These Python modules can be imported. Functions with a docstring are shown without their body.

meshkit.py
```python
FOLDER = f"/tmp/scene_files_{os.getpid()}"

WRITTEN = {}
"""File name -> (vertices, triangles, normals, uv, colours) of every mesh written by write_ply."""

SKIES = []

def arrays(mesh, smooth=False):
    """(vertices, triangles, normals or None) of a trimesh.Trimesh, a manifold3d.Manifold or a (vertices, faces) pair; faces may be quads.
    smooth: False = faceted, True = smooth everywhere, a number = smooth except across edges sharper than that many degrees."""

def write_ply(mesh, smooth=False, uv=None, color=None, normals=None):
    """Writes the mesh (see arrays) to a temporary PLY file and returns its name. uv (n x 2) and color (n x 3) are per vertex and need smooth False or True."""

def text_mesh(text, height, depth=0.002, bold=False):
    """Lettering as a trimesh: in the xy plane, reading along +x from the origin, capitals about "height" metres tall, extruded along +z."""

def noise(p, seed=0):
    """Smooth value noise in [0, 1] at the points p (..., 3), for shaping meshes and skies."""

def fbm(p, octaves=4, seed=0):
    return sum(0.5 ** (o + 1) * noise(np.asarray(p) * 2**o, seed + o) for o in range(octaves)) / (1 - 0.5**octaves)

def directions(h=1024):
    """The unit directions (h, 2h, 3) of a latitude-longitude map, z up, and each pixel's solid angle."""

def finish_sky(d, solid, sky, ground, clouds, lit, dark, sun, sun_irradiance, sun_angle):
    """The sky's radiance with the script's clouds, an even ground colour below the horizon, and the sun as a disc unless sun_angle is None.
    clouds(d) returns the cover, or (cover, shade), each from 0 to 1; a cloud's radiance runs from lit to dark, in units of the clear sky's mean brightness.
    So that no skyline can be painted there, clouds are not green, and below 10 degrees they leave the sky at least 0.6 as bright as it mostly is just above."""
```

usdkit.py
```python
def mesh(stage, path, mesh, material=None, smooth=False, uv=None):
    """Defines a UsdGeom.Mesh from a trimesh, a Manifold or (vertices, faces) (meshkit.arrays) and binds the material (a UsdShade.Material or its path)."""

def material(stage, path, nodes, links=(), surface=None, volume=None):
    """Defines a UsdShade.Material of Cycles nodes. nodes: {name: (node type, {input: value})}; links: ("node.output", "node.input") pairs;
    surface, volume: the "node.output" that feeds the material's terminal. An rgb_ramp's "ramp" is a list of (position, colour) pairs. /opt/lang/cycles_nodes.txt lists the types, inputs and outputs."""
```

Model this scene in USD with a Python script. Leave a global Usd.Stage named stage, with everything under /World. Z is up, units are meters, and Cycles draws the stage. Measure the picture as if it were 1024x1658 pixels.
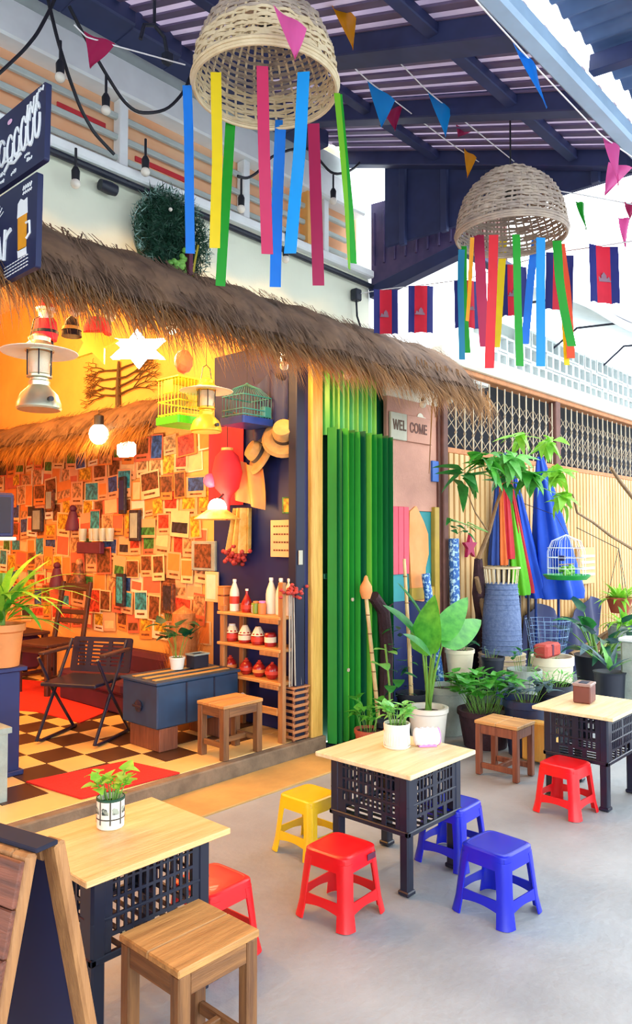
import math, random
import numpy as np, trimesh
import usdkit, meshkit
from pxr import Usd, UsdGeom, UsdLux, UsdShade, Gf, Sdf, Vt
from shapely.geometry import Polygon, Point, LineString, box as sbox
from shapely import affinity
from shapely.ops import unary_union

stage = Usd.Stage.CreateInMemory()
UsdGeom.Xform.Define(stage, '/World'); UsdGeom.Scope.Define(stage, '/World/Looks')
rng = random.Random(7); nrg = np.random.default_rng(7)
PI = math.pi

# ------------------------------------------------------------------ camera
F, CX, CY, EYE = 1213.0, 512.0, 829.0, np.array([0, 0, 1.5])
YAW, PITCH = math.radians(42.4), math.atan(41 / 1213)
FW0 = np.array([math.cos(YAW), math.sin(YAW), 0]); RT = np.array([math.sin(YAW), -math.cos(YAW), 0]); ZZ = np.array([0, 0, 1.0])
FW = FW0 * math.cos(PITCH) + ZZ * math.sin(PITCH); UP = ZZ * math.cos(PITCH) - FW0 * math.sin(PITCH)
cam = UsdGeom.Camera.Define(stage, '/World/camera')
cam.CreateHorizontalApertureAttr(36.0); cam.CreateFocalLengthAttr(36.0 * F / 1024)
cam.CreateClippingRangeAttr(Gf.Vec2f(0.05, 500))
m4 = Gf.Matrix4d(*[float(v) for r in ((*RT, 0), (*UP, 0), (*-FW, 0), (*EYE, 1)) for v in r])
UsdGeom.Xformable(cam).AddTransformOp().Set(m4)
cam.CreateExposureAttr(0.55)

# ------------------------------------------------------------------ daylight (open sky behind and beside the covered street) and unseen warm lights added inside the cafe
dome = UsdLux.DomeLight.Define(stage, '/World/sky_light')
dome.CreateIntensityAttr(0.98); dome.CreateColorAttr(Gf.Vec3f(0.87, 0.95, 1.0))
def sphere_lamp(name, p, r, power, col):
    s = UsdLux.SphereLight.Define(stage, '/World/' + name); s.CreateRadiusAttr(r); s.CreateIntensityAttr(power); s.CreateColorAttr(Gf.Vec3f(*col))
    UsdGeom.Xformable(s).AddTranslateOp().Set(Gf.Vec3d(*map(float, p))); return s
WARM = (1.0, 0.47, 0.12)
for i, (p, k) in enumerate((((1.9, 4.5, 3.3), 300), ((2.5, 6.4, 3.2), 250), ((0.6, 6.0, 3.2), 200))):
    sphere_lamp('added_cafe_light' + ('_%03d' % i if i else ''), p, 0.09, k, WARM)

# ------------------------------------------------------------------ helpers: points on real planes
def ray(px, py): return FW + RT * (px - CX) / F - UP * (py - CY) / F
def on_z(px, py, z): d = ray(px, py); return EYE + d * (z - EYE[2]) / d[2]
def on_y(px, py, y): d = ray(px, py); return EYE + d * y / d[1]
def on_x(px, py, x): d = ray(px, py); return EYE + d * x / d[0]
def dist(px, py, t): return EYE + ray(px, py) * t
A = lambda *v: np.array(v, float)

# ------------------------------------------------------------------ helpers: prims
used = {}
def numbered(parent, name):
    k = (parent, name); n = used.get(k, 0); used[k] = n + 1
    return parent + '/' + (name if n == 0 else '%s_%03d' % (name, n))
def tag(prim, label=None, cat=None, group=None, kind=None):
    assert not label or 4 <= len(label.replace('-', ' ').split()) <= 16, label
    for k, v in (('label', label), ('category', cat), ('group', group), ('kind', kind)):
        if v: prim.SetCustomDataByKey(k, v)
class Thing:
    def __init__(s, name, label, cat, loc=(0, 0, 0), rotz=0.0, group=None, kind=None):
        s.name, s.cat, s.group, s.loc, s.rotz = name, cat, group, A(*loc), rotz
        s.path = numbered('/World', name)
        x = UsdGeom.Xform.Define(stage, s.path); x.AddTranslateOp().Set(Gf.Vec3d(*map(float, loc))); x.AddRotateZOp().Set(float(math.degrees(rotz)))
        s.prim = x.GetPrim(); tag(s.prim, label, cat, group, kind)
    def l(s, name, mesh, mat, smooth=35, parent=None, label=None, kind=None):      # local coordinates
        p = numbered(parent or s.path, name)
        m = usdkit.mesh(stage, p, mesh, M[mat], smooth=smooth)
        if label: m.GetPrim().SetCustomDataByKey('label', label)
        if kind: m.GetPrim().SetCustomDataByKey('kind', kind)
        return p
    def w(s, name, mesh, mat, smooth=35, parent=None, label=None, kind=None):      # world coordinates
        mesh = mesh.copy(); mesh.apply_translation(-s.loc)
        if s.rotz: mesh.apply_transform(trimesh.transformations.rotation_matrix(-s.rotz, [0, 0, 1]))
        return s.l(name, mesh, mat, smooth, parent, label, kind)
    def dup(s, loc, rotz=0.0, label=None, group=None):
        p = numbered('/World', s.name); x = UsdGeom.Xform.Define(stage, p)
        x.AddTranslateOp().Set(Gf.Vec3d(*map(float, loc))); x.AddRotateZOp().Set(float(math.degrees(rotz)))
        x.GetPrim().GetReferences().AddInternalReference(s.path); x.GetPrim().SetInstanceable(True)
        tag(x.GetPrim(), label, s.cat, group or s.group); return p
def struct(name, mesh, mat, smooth=False, label=None, parent=None):
    p = numbered(parent or '/World', name); m = usdkit.mesh(stage, p, mesh, M[mat], smooth=smooth)
    if not parent: m.GetPrim().SetCustomDataByKey('kind', 'structure')
    if label: m.GetPrim().SetCustomDataByKey('label', label)
    return p
def one(name, mesh, mat, label, cat, group=None, smooth=35, kind=None):          # a thing that is one mesh, given in world coordinates
    p = numbered('/World', name); m = usdkit.mesh(stage, p, mesh, M[mat], smooth=smooth); tag(m.GetPrim(), label, cat, group, kind); return p

# ------------------------------------------------------------------ helpers: meshes
def _tmpl():
    pts = []
    for x in (-1, 1):
        for y in (-1, 1):
            for z in (-1, 1):
                for k in range(3):
                    q = [x, y, z]; q[k] *= 0.8; q[(k + 1) % 3] *= 0.8; pts.append(q)      # full extent along axis k+2
    h = trimesh.convex.convex_hull(np.array(pts)); d = np.linalg.norm(h.vertices[:, None] - np.array(pts)[None], axis=2).argmin(1)
    return np.array(pts), d[h.faces]
_BV, _BF = _tmpl()
def rotm(rx=0, ry=0, rz=0): return trimesh.transformations.euler_matrix(rx, ry, rz, 'sxyz')
def bx(c, s, bev=0.004, rot=None):
    c, s = A(*c), A(*s) / 2; bev = min(bev, 0.45 * s.min())
    v = np.sign(_BV) * s - np.where(np.abs(_BV) < 0.9, np.sign(_BV) * bev, 0)
    m = trimesh.Trimesh(v, _BF.copy(), process=False)
    if rot is not None: m.apply_transform(rotm(*rot))
    m.apply_translation(c); return m
def bb(lo, hi, bev=0.004): lo, hi = A(*lo), A(*hi); return bx((lo + hi) / 2, np.abs(hi - lo), bev)
def cat(*ms):
    ms = [m for x in ms for m in (x if isinstance(x, (list, tuple)) else [x])]; return trimesh.util.concatenate(ms) if len(ms) > 1 else ms[0]
def tube(pts, r, n=8, caps=True):
    p = np.asarray(pts, float); k = len(p); r = np.broadcast_to(np.asarray(r, float), (k,))
    t = np.gradient(p, axis=0); t /= np.linalg.norm(t, axis=1, keepdims=True) + 1e-12
    a = np.cross(t[0], [0, 0, 1.0] if abs(t[0][2]) < .9 else [1.0, 0, 0]); rows = []
    for i in range(k):
        a = a - t[i] * (a @ t[i]); a /= np.linalg.norm(a) + 1e-12; b = np.cross(t[i], a)
        an = np.arange(n) * 2 * PI / n
        rows.append(p[i] + r[i] * (np.cos(an)[:, None] * a + np.sin(an)[:, None] * b))
    v = np.vstack(rows); f = []
    for i in range(k - 1):
        for j in range(n):
            q, w = i * n + j, i * n + (j + 1) % n; f += [(q, w, w + n), (q, w + n, q + n)]
    if caps:
        v = np.vstack([v, p[0], p[-1]]); e = (k - 1) * n
        for j in range(n): f += [((j + 1) % n, j, k * n), (e + j, e + (j + 1) % n, k * n + 1)]
    return trimesh.Trimesh(v, f, process=False)
def bar(p, q, w, h=None, bev=0.003, upv=(0, 0, 1)):
    p, q = A(*p), A(*q); d = q - p; L = np.linalg.norm(d); x = d / L; u = A(*upv); y = np.cross(u, x)
    if np.linalg.norm(y) < 1e-6: y = np.cross([1.0, 0, 0], x)
    y /= np.linalg.norm(y); z = np.cross(x, y); m = bx((0, 0, 0), (L, w, h or w), bev)
    T = np.eye(4); T[:3, 0], T[:3, 1], T[:3, 2], T[:3, 3] = x, y, z, (p + q) / 2; m.apply_transform(T); return m
def lathe(prof, n=24, loc=(0, 0, 0), sq=None):
    pr = np.asarray(prof, float); k = len(pr); an = np.arange(n) * 2 * PI / n
    sc = np.ones(n) if sq is None else 1 / (np.abs(np.cos(an)) ** sq + np.abs(np.sin(an)) ** sq) ** (1 / sq)
    v = np.stack([pr[:, None, 0] * np.cos(an) * sc, pr[:, None, 0] * np.sin(an) * sc, np.repeat(pr[:, 1:2], n, 1)], -1).reshape(-1, 3) + A(*loc); f = []
    for i in range(k - 1):
        for j in range(n):
            q, w = i * n + j, i * n + (j + 1) % n; f += [(q, w, w + n), (q, w + n, q + n)]
    m = trimesh.Trimesh(v, f, process=False); m.update_faces(m.area_faces > 1e-12); return m
def prism(poly, d, origin=(0, 0, 0), ex=(1, 0, 0), ey=(0, 1, 0)):     # polygon in the plane (ex, ey), extruded by d along ex x ey
    gs = getattr(poly, 'geoms', [poly]); m = cat([trimesh.creation.extrude_polygon(g, d, engine='earcut') for g in gs if g.area > 1e-9])
    ex, ey = A(*ex), A(*ey); T = np.eye(4); T[:3, 0], T[:3, 1], T[:3, 2], T[:3, 3] = ex, ey, np.cross(ex, ey), origin
    m.apply_transform(T); return m
def ball(c, r, sub=2, s=(1, 1, 1)):
    m = trimesh.creation.icosphere(sub, 1.0); m.apply_scale(A(*s) * r); m.apply_translation(c); return m
def strip(pts, wid, th, wdir):                # a flat band along a path, width along wdir (one or per point)
    p = np.asarray(pts, float); k = len(p); wd = np.broadcast_to(np.asarray(wdir, float), (k, 3)); wd = wd / np.linalg.norm(wd, axis=1, keepdims=True)
    t = np.gradient(p, axis=0); n = np.cross(t, wd); n /= np.linalg.norm(n, axis=1, keepdims=True) + 1e-12
    wid = np.broadcast_to(np.asarray(wid, float), (k,))[:, None] / 2
    v = np.stack([p + wd * wid + n * th / 2, p - wd * wid + n * th / 2, p - wd * wid - n * th / 2, p + wd * wid - n * th / 2], 1).reshape(-1, 3); f = []
    for i in range(k - 1):
        for j in range(4):
            q, w = i * 4 + j, i * 4 + (j + 1) % 4; f += [(q, w, w + 4), (q, w + 4, q + 4)]
    f += [(0, 3, 2), (0, 2, 1), (4 * k - 4, 4 * k - 3, 4 * k - 2), (4 * k - 4, 4 * k - 2, 4 * k - 1)]
    return trimesh.Trimesh(v, f, process=False)
def shell(fo, fi, nu, nv):                    # closed shell between an outer and an inner surface of (u, v) in [0,1]^2
    u, v = np.meshgrid(np.linspace(0, 1, nu), np.linspace(0, 1, nv), indexing='ij')
    V = np.vstack([fo(u.ravel(), v.ravel()), fi(u.ravel(), v.ravel())]); N = nu * nv; f = []
    q = lambda i, j: i * nv + j
    for i in range(nu - 1):
        for j in range(nv - 1):
            a, b, c, d = q(i, j), q(i + 1, j), q(i + 1, j + 1), q(i, j + 1); f += [(a, b, c), (a, c, d), (N + a, N + c, N + b), (N + a, N + d, N + c)]
    def edge(idx):
        for a, b in zip(idx[:-1], idx[1:]): f.extend([(b, a, N + a), (b, N + a, N + b)])
    edge([q(i, 0) for i in range(nu)]); edge([q(nu - 1, j) for j in range(nv)]); edge([q(i, nv - 1) for i in range(nu)][::-1]); edge([q(0, j) for j in range(nv)][::-1])
    m = trimesh.Trimesh(V, f, process=False); m.fix_normals(); return m
def sheet(fn, nu, nv, th=0.0012):             # a thin curved sheet of fn(u, v) -> points, with real thickness
    u, v = np.meshgrid(np.linspace(0, 1, nu), np.linspace(0, 1, nv), indexing='ij'); P = fn(u.ravel(), v.ravel()); G = P.reshape(nu, nv, 3)
    n = np.cross(np.gradient(G, axis=0), np.gradient(G, axis=1)).reshape(-1, 3); n /= np.linalg.norm(n, axis=1, keepdims=True) + 1e-12
    return shell(lambda a, b: P + n * th / 2, lambda a, b: P - n * th / 2, nu, nv)
def leaf(L, W, bend=0.3, fold=0.25, n=7, tip=0.75, base=0.35):
    """Along +x, upper side +z: bent down towards the tip, folded on its midrib."""
    t = np.linspace(0, 1, n); w = W / 2 * np.sin(PI * np.clip(t, 0, 1) ** base) ** tip; w[0] = W * .03; w[-1] = W * .01
    an = -bend * t; x = np.cumsum(np.r_[0, np.cos(an[1:])]) * L / (n - 1); z = np.cumsum(np.r_[0, np.sin(an[1:])]) * L / (n - 1)
    rib = np.stack([x, 0 * x, z], 1); v = np.vstack([rib, rib + np.stack([0 * x, w, w * fold], 1), rib + np.stack([0 * x, -w, w * fold], 1)]); f = []
    for i in range(n - 1): f += [(i, i + 1, n + i + 1), (i, n + i + 1, n + i), (i, 2 * n + i, 2 * n + i + 1), (i, 2 * n + i + 1, i + 1)]
    return trimesh.Trimesh(v, f, process=False)
def place(m, loc, az=0, el=0, roll=0):
    m = m.copy(); m.apply_transform(rotm(roll, 0, 0)); m.apply_transform(rotm(0, -el, 0)); m.apply_transform(rotm(0, 0, az)); m.apply_translation(loc); return m
def wire(p, q, sag=0.05, r=0.003, n=14, sides=5):
    t = np.linspace(0, 1, n)[:, None]; pts = A(*p) * (1 - t) + A(*q) * t; pts[:, 2] -= 4 * sag * (t * (1 - t))[:, 0]; return tube(pts, r, sides), pts

# ------------------------------------------------------------------ materials
M = {}
def lin(h):
    if not isinstance(h, str): return tuple(h)
    c = np.array([int(h[i:i + 2], 16) for i in (0, 2, 4)]) / 255; return tuple(np.where(c <= .04045, c / 12.92, ((c + .055) / 1.055) ** 2.4))
def mat(name, col, rough=.5, var=.1, scale=8, bump=0.0, bscale=60, stretch=(1, 1, 1), metal=0.0, spec=.5, coat=0.0, trans=0.0, emit=0.0, col2=None, sheen=0.0, pos=False, detail=4, lo=.3, hi=.7, transl=0.0):
    c = np.array(lin(col)); a, b = (c * (1 - var), np.minimum(c * (1 + var), 1)) if col2 is None else (c, np.array(lin(col2)))
    n = {'t': ('geometry' if pos else 'texture_coordinate', {}), 'm': ('mapping', {'scale': stretch}), 'n': ('noise_texture', {'scale': scale, 'detail': detail, 'roughness': .6}),
         'r': ('rgb_ramp', {'ramp': [(lo, tuple(a)), (hi, tuple(b))]}),
         'p': ('principled_bsdf', {'roughness': rough, 'metallic': metal, 'specular_ior_level': spec, 'coat_weight': coat, 'transmission_weight': trans, 'emission_strength': emit, 'sheen_weight': sheen})}
    k = [('t.position' if pos else 't.object', 'm.vector'), ('m.vector', 'n.vector'), ('n.fac', 'r.fac'), ('r.color', 'p.base_color')]
    if emit: k.append(('r.color', 'p.emission_color'))
    if bump:
        n['bn'] = ('noise_texture', {'scale': bscale, 'detail': 3}); n['b'] = ('bump', {'strength': bump, 'distance': .01}); k += [('m.vector', 'bn.vector'), ('bn.fac', 'b.height'), ('b.normal', 'p.normal')]
    out = 'p.BSDF'
    if transl:
        n['tr'] = ('translucent_bsdf', {}); n['mx'] = ('mix_closure', {'fac': transl}); k += [('r.color', 'tr.color'), ('p.BSDF', 'mx.closure1'), ('tr.BSDF', 'mx.closure2')]; out = 'mx.closure'
    M[name] = usdkit.material(stage, '/World/Looks/' + name, n, k, surface=out); return name
def wood(name, c1, c2, axis='x', rough=.55, scale=3.0, bump=.25, fine=14):
    st = {'x': (1, fine, fine), 'y': (fine, 1, fine), 'z': (fine, fine, 1)}[axis]
    return mat(name, c1, rough, col2=c2, scale=scale, stretch=st, bump=bump, bscale=scale * 4, detail=6, lo=.3, hi=.68)
def glow(name, col, s):
    M[name] = usdkit.material(stage, '/World/Looks/' + name, {'e': ('emission', {'color': lin(col), 'strength': s})}, [], surface='e.emission'); return name
# ------------------------------------------------------------------ looks
mat('concrete', '868a8e', .5, .16, 1.2, bump=.25, bscale=30, detail=8, col2='a9aeb1', pos=True)
mat('warm_spill_paint', 'c29a58', .6, .15, 4, bump=.2, pos=True); mat('lath_steel', 'a08a6c', .5, .2, 6); mat('slab_edge', '7d6a55', .8, .3, 9, bump=.4)
mat('tile_light', 'edc47c', .35, .05, 3, pos=True); mat('tile_dark', '4a3020', .35, .15, 3, pos=True); mat('grout', '8a7858', .8)
mat('cream_wall', 'e9eed8', .8, .05, 2, bump=.08); mat('white_wall', 'f2f4ee', .8, .04, 2, bump=.06); mat('cafe_plaster', 'f3b457', .8, .08, 2, bump=.1)
mat('cafe_side_plaster', 'f0b262', .85, .1, 3, bump=.15); mat('ceiling_paint', 'efdcae', .9, .04)
mat('orange_wall', 'f3a878', .8, .08, 2, col2='f6c9a0'); mat('white_paint', 'eef3f2', .6, .04); mat('rail_grey', 'b9c3bd', .6, .08); mat('red_paint', 'd0343c', .5)
mat('pipe_black', '1c2433', .5, .2); mat('purple_steel', '35305a', .55, .25, 5, col2='5a4a72'); mat('dark_beam', '26305a', .6, .2, 5); mat('brown_clad', '6a4238', .7, .3, 6)
mat('roof_sheet', 'bcb2c2', .5, .12, 1.4, stretch=(1, .5, 1), col2='e6dce4', detail=5, transl=.5); mat('shade_strip_mauve', '6c6080', .6, .15, 4); mat('roof_dark', '303a62', .6, .2, 3); mat('rafter', '2b3560', .6, .2); mat('gutter', 'a8c4e0', .4, .15, 3)
mat('roof_clear', '3c5078', .45, .3, 2, col2='6f8cb4', transl=.15)
mat('thatch', '7a5430', .85, .35, 5, col2='c08a50', stretch=(1, 1, .3), pos=True, transl=.2); mat('thatch_top', '5c463a', .9, .3, 6, col2='8a6a50', pos=True); mat('thatch_gold', '8a5a24', .85, .35, 6, col2='c08838', pos=True, transl=.25)
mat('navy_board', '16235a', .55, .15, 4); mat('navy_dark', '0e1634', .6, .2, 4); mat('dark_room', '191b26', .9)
for nm, c in (('green_a', '1f8a32'), ('green_b', '0f6e34'), ('green_c', '3fae3a'), ('green_d', '0b5a3c'), ('green_e', '86cc42'), ('green_f', '5cbf6a')): mat(nm, c, .38, .15, 4, stretch=(1, 1, .2))
mat('pink_panel', 'c08a78', .75, .2, 2.5, col2='d69c86', bump=.15); mat('teal_panel', '2f8f94', .6, .15, 3); mat('pink_paint', 'e2485e', .5, .06); mat('orange_paint', 'ef8a3c', .5, .12, 3, col2='f5a562'); mat('ochre_frame', 'b79536', .55, .15, 5); mat('blue_paint', '2a62b8', .5)
mat('shutter_cream', 'c99a5c', .6, .08, 2, stretch=(1, 1, .3), col2='dcb680'); mat('grille_steel', 'd9c8aa', .45, .2, 6, col2='a8927a'); mat('cornice', 'f1ead8', .7, .06); mat('block_white', 'dfe6e6', .7, .08); mat('canvas_white', 'd6e0e2', .7, .05, transl=.12)
wood('pine', 'e0ac68', 'f2cc8e', 'x', .45, 2.5); wood('pine_y', 'e0ac68', 'f2cc8e', 'y', .45, 2.5); wood('pine_edge', 'a97842', 'c79a60', 'x'); wood('pale_top', 'e3c28a', 'f3dfb2', 'x', .45, 2.5)
wood('old_wood_z', '5e3a22', '96663a', 'z'); wood('old_wood_x', '5e3a22', 'a06c3c', 'x'); wood('old_wood_y', '5e3a22', '96663a', 'y'); wood('top_wood_x', '9a6a38', 'd39a58', 'x'); wood('top_wood_y', 'a5743f', 'd8a866', 'y')
wood('dark_wood_z', '2e1a16', '54302a', 'z'); wood('dark_wood_x', '2e1a16', '54302a', 'x'); wood('red_wood_z', '6b3b2a', '8f553a', 'z'); wood('shelf_wood_y', 'b87a40', 'e0a662', 'y'); wood('post_wood', '8f5c36', 'bd844e', 'z'); wood('yellow_post', 'c49038', 'e8b95c', 'z')
wood('frame_wood', '8a5a34', 'b98350', 'z'); wood('board_wood', '44241c', '8a4e38', 'y', .5, 4)
for nm, c, r in (('red_plastic', 'e0141c', .3), ('blue_plastic', '0818b8', .3), ('yellow_plastic', 'f2c40a', .3), ('black_plastic', '10162c', .4), ('navy_plastic', '18254a', .4)): mat(nm, c, r, .04, coat=.15)
mat('chalkboard', '15204a', .6, .2, 4, col2='1c2552'); mat('chalk', 'f2f7fa', .8, .03); mat('beer', 'f0a21c', .5, .1); mat('chalk_pink', 'e8b6d8', .8)
mat('rattan', 'cbb48c', .65, .2, 10, col2='e4d2ae'); mat('rattan_dark', '9a8a80', .65, .25, 10, col2='c2b09c')
for nm, c in (('rib_blue', '1e8cf0'), ('rib_yellow', 'f4dc18'), ('rib_green', '1fb02c'), ('rib_magenta', 'd83a6c'), ('rib_red', 'ee3440'), ('rib_teal', '1c90b8'), ('rib_orange', 'f05a28'), ('rib_pink', 'f06cb4'), ('rib_cyan', '18a8f0'), ('rib_crimson', 'c02860'), ('rib_gold', 'f6b010'), ('rib_olive', 'c0b030'), ('rib_lime', '80c828')): mat(nm, c, .45, .05, 4, transl=.35)
mat('flag_blue', '20287e', .6, .06, transl=.25); mat('flag_red', 'e01c3c', .6, .06, transl=.25); mat('flag_grey', '8a6878', .7)
mat('string_white', 'eef0f2', .6); mat('cable_black', '161a24', .5); mat('bulb_off', 'efe9da', .15, .02, spec=.8)
mat('dark_green', '12382c', .55, .3, 20, col2='1d5038'); mat('tinsel', '3f6a62', .35, .3, 30, col2='9ec4b8'); mat('moss', '4f8f34', .6, .3, 30, col2='8cc85a'); mat('maroon', '5a1c3a', .6, .2)
for nm, a, b in (('leaf_a', '2f8a2a', '5cb53c'), ('leaf_b', '1c6a2c', '3a9440'), ('leaf_c', '6fc030', 'a4dc4c'), ('leaf_d', '0f4030', '1f6a44'), ('leaf_e', '58b848', '98dc7c'), ('leaf_grey', '36505c', '6c8a92')): mat(nm, a, .4, col2=b, scale=14, transl=.25, detail=3)
mat('stem_green', '6a9a3c', .5, .15); mat('stem_brown', '6a4a30', .7, .25, 20, bump=.3); mat('soil', '3a2a20', .95, .3, 40, bump=.5)
mat('pot_white', 'f0ebdc', .4, .04); mat('pot_cream', 'ece2c2', .5, .06); mat('pot_terra', 'a84c34', .7, .12); mat('pot_grey', '9aa49a', .7, .15, 10, bump=.3); mat('pot_black', '1a2030', .5, .1); mat('pot_line', '4a4640', .5)
mat('bamboo', 'caa268', .5, .25, 6, col2='e4c690'); mat('bamboo_node', '8a6238', .6); mat('flame_cloth', 'e89a5a', .7, .12); mat('bark_dark', '3a2028', .85, .3, 14, bump=.5); mat('branch', '8a6a48', .75, .25, 14, bump=.4)
mat('basket_blue', '4a5f8a', .7, .25, 40, bump=.4, col2='6d80a6'); mat('parasol_blue', '1450d0', .6, .12, 3, transl=.15); mat('parasol_red', 'd02838', .6, .12, 3, transl=.15); mat('parasol_orange', 'e06a20', .6, .12, transl=.15); mat('parasol_green', '66c81e', .6, .12, transl=.15); mat('parasol_navy', '0f3a8a', .6, .12, transl=.15)
mat('tray_green', '2aa048', .35); mat('wire_white', 'dfe8f0', .4); mat('wire_blue', '8fb0d8', .4); mat('brick_red', 'b4463c', .8, .15, 12, bump=.3); mat('fabric_black', '1c1c30', .9)
mat('brown_box', '6e3a30', .5, .12); mat('box_lid', '9a8078', .4); mat('tissue_white', 'f8eef4', .5, .03); mat('tissue_pink', 'dc8ad8', .45, .06)
mat('red_carpet', 'd8281e', .95, .08, 40, bump=.3); mat('chest_navy', '1e3450', .5, .15, 4, col2='28486a'); mat('metal_black', '161a34', .35, .1, spec=.6); mat('maroon_cloth', '4a1230', .85, .15); mat('chest_top', 'b98a4c', .6, .15)
mat('straw', 'a8642c', .85, .3, 20, col2='d8965a'); mat('glass_bottle', 'e6eee6', .08, .02, trans=.55, spec=.6); mat('bottle_white', 'f0ead8', .35, .04); mat('cap_white', 'f4f2ea', .4); mat('label_red', 'd8402c', .5, .1); mat('jam_red', 'a8201c', .2, .15, spec=.7); mat('cloth_cream', 'f0e4c4', .8, .06); mat('pickle_green', '7fa03c', .3); mat('tin_orange', 'd88a4c', .5)
mat('rusty_slat', 'b8784a', .7, .2, 10, bump=.3); mat('flower_red', 'b83a34', .6, .2); mat('stick_grey', 'b0a494', .6, .2); mat('lantern_metal', 'c9c8ae', .3, .1, metal=.75); mat('lantern_gold', 'e8c040', .35, .1, metal=.4); mat('lantern_dark', '23242e', .4, .1, metal=.3); mat('lantern_glass', 'fff4d8', .08, .02, trans=.6); mat('shade_white', 'f2f0e4', .35)
mat('cage_yellow', 'f0dc2c', .4, .05); mat('tray_lime', '3ed01c', .4); mat('cage_teal', '2c7f8c', .45); mat('tray_blue', '1a3a94', .35); mat('santa_red', 'e02c3c', .8, .1); mat('skin_toy', 'f0c8a4', .6); mat('gold_fabric', 'e0a83c', .5, .3, 18, col2='f4d27c'); mat('hat_tan', 'b8935c', .75, .15, 20); mat('hat_band', '3c3430', .7); mat('tree_iron', '4c3a24', .6, .1, metal=.2)
for nm, c in (('paper_cream', 'ecc890'), ('paper_orange', 'e88a40'), ('paper_peach', 'e8a878'), ('paper_rose', 'd86a4c'), ('paper_white', 'f0e2c4'), ('print_red', 'd8402c'), ('print_dark', '2c2430'), ('print_brown', '7a4428'), ('print_teal', '2c8ca0'), ('print_green', '3c7a3a'), ('print_gold', 'e0a02c'), ('print_blue', '2c4a8a'), ('print_tan', 'c08a5c')): mat(nm, c, .7, .08, 12) if nm[:2] == 'pa' else mat(nm, c, .6, .55, 26, lo=.4, hi=.6)
mat('mural_print', '2c3a3a', .6, .4, 30, col2='a8b0a0', lo=.45, hi=.55); mat('sign_grey', 'b9b6a4', .7, .08); mat('sign_ink', '5c4434', .7); mat('menu_paper', 'f0c890', .8, .05); mat('blue_floral', '1f5fae', .5, .5, 34, col2='b4dcf4', lo=.5, hi=.58)
glow('lamp_glow', (1.0, .82, .48), 16); glow('star_glow', (1.0, .95, .85), 9); glow('bulb_glow', (1.0, .8, .45), 14)

# ------------------------------------------------------------------ the setting: street floor, cafe floor, walls, roof
def ground():
    xs, ys = np.linspace(-14, 26, 120), np.r_[np.linspace(-14, -1, 30)[:-1], np.linspace(-1, 3.58, 70)]
    X, Y = np.meshgrid(xs, ys, indexing='ij'); Z = (meshkit.fbm(np.stack([X * 1.3, Y * 1.3, 0 * X], -1), 4, 3) - .5) * .006 - .003
    v = np.stack([X, Y, Z], -1).reshape(-1, 3); n = len(ys); i, j = np.meshgrid(np.arange(len(xs) - 1), np.arange(n - 1), indexing='ij'); q = (i * n + j).ravel()
    return trimesh.Trimesh(v, np.vstack([np.stack([q, q + n, q + n + 1], 1), np.stack([q, q + n + 1, q + 1], 1)]), process=False)
struct('floor', ground(), 'concrete', True)
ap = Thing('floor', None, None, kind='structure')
ap.w('painted_spill_strip', bb((-2.4, 3.19, -.02), (4.0, 3.548, .008), .003), 'warm_spill_paint')  # ochre colour painted in for the warm light spilling from the cafe
SW = 3.92                                                    # the cafe's right side wall
cf = Thing('floor', None, None, kind='structure')
cf.w('slab', bb((-2.4, 3.62, -.05), (4.0, 9.3, .094)), 'grout')
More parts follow.
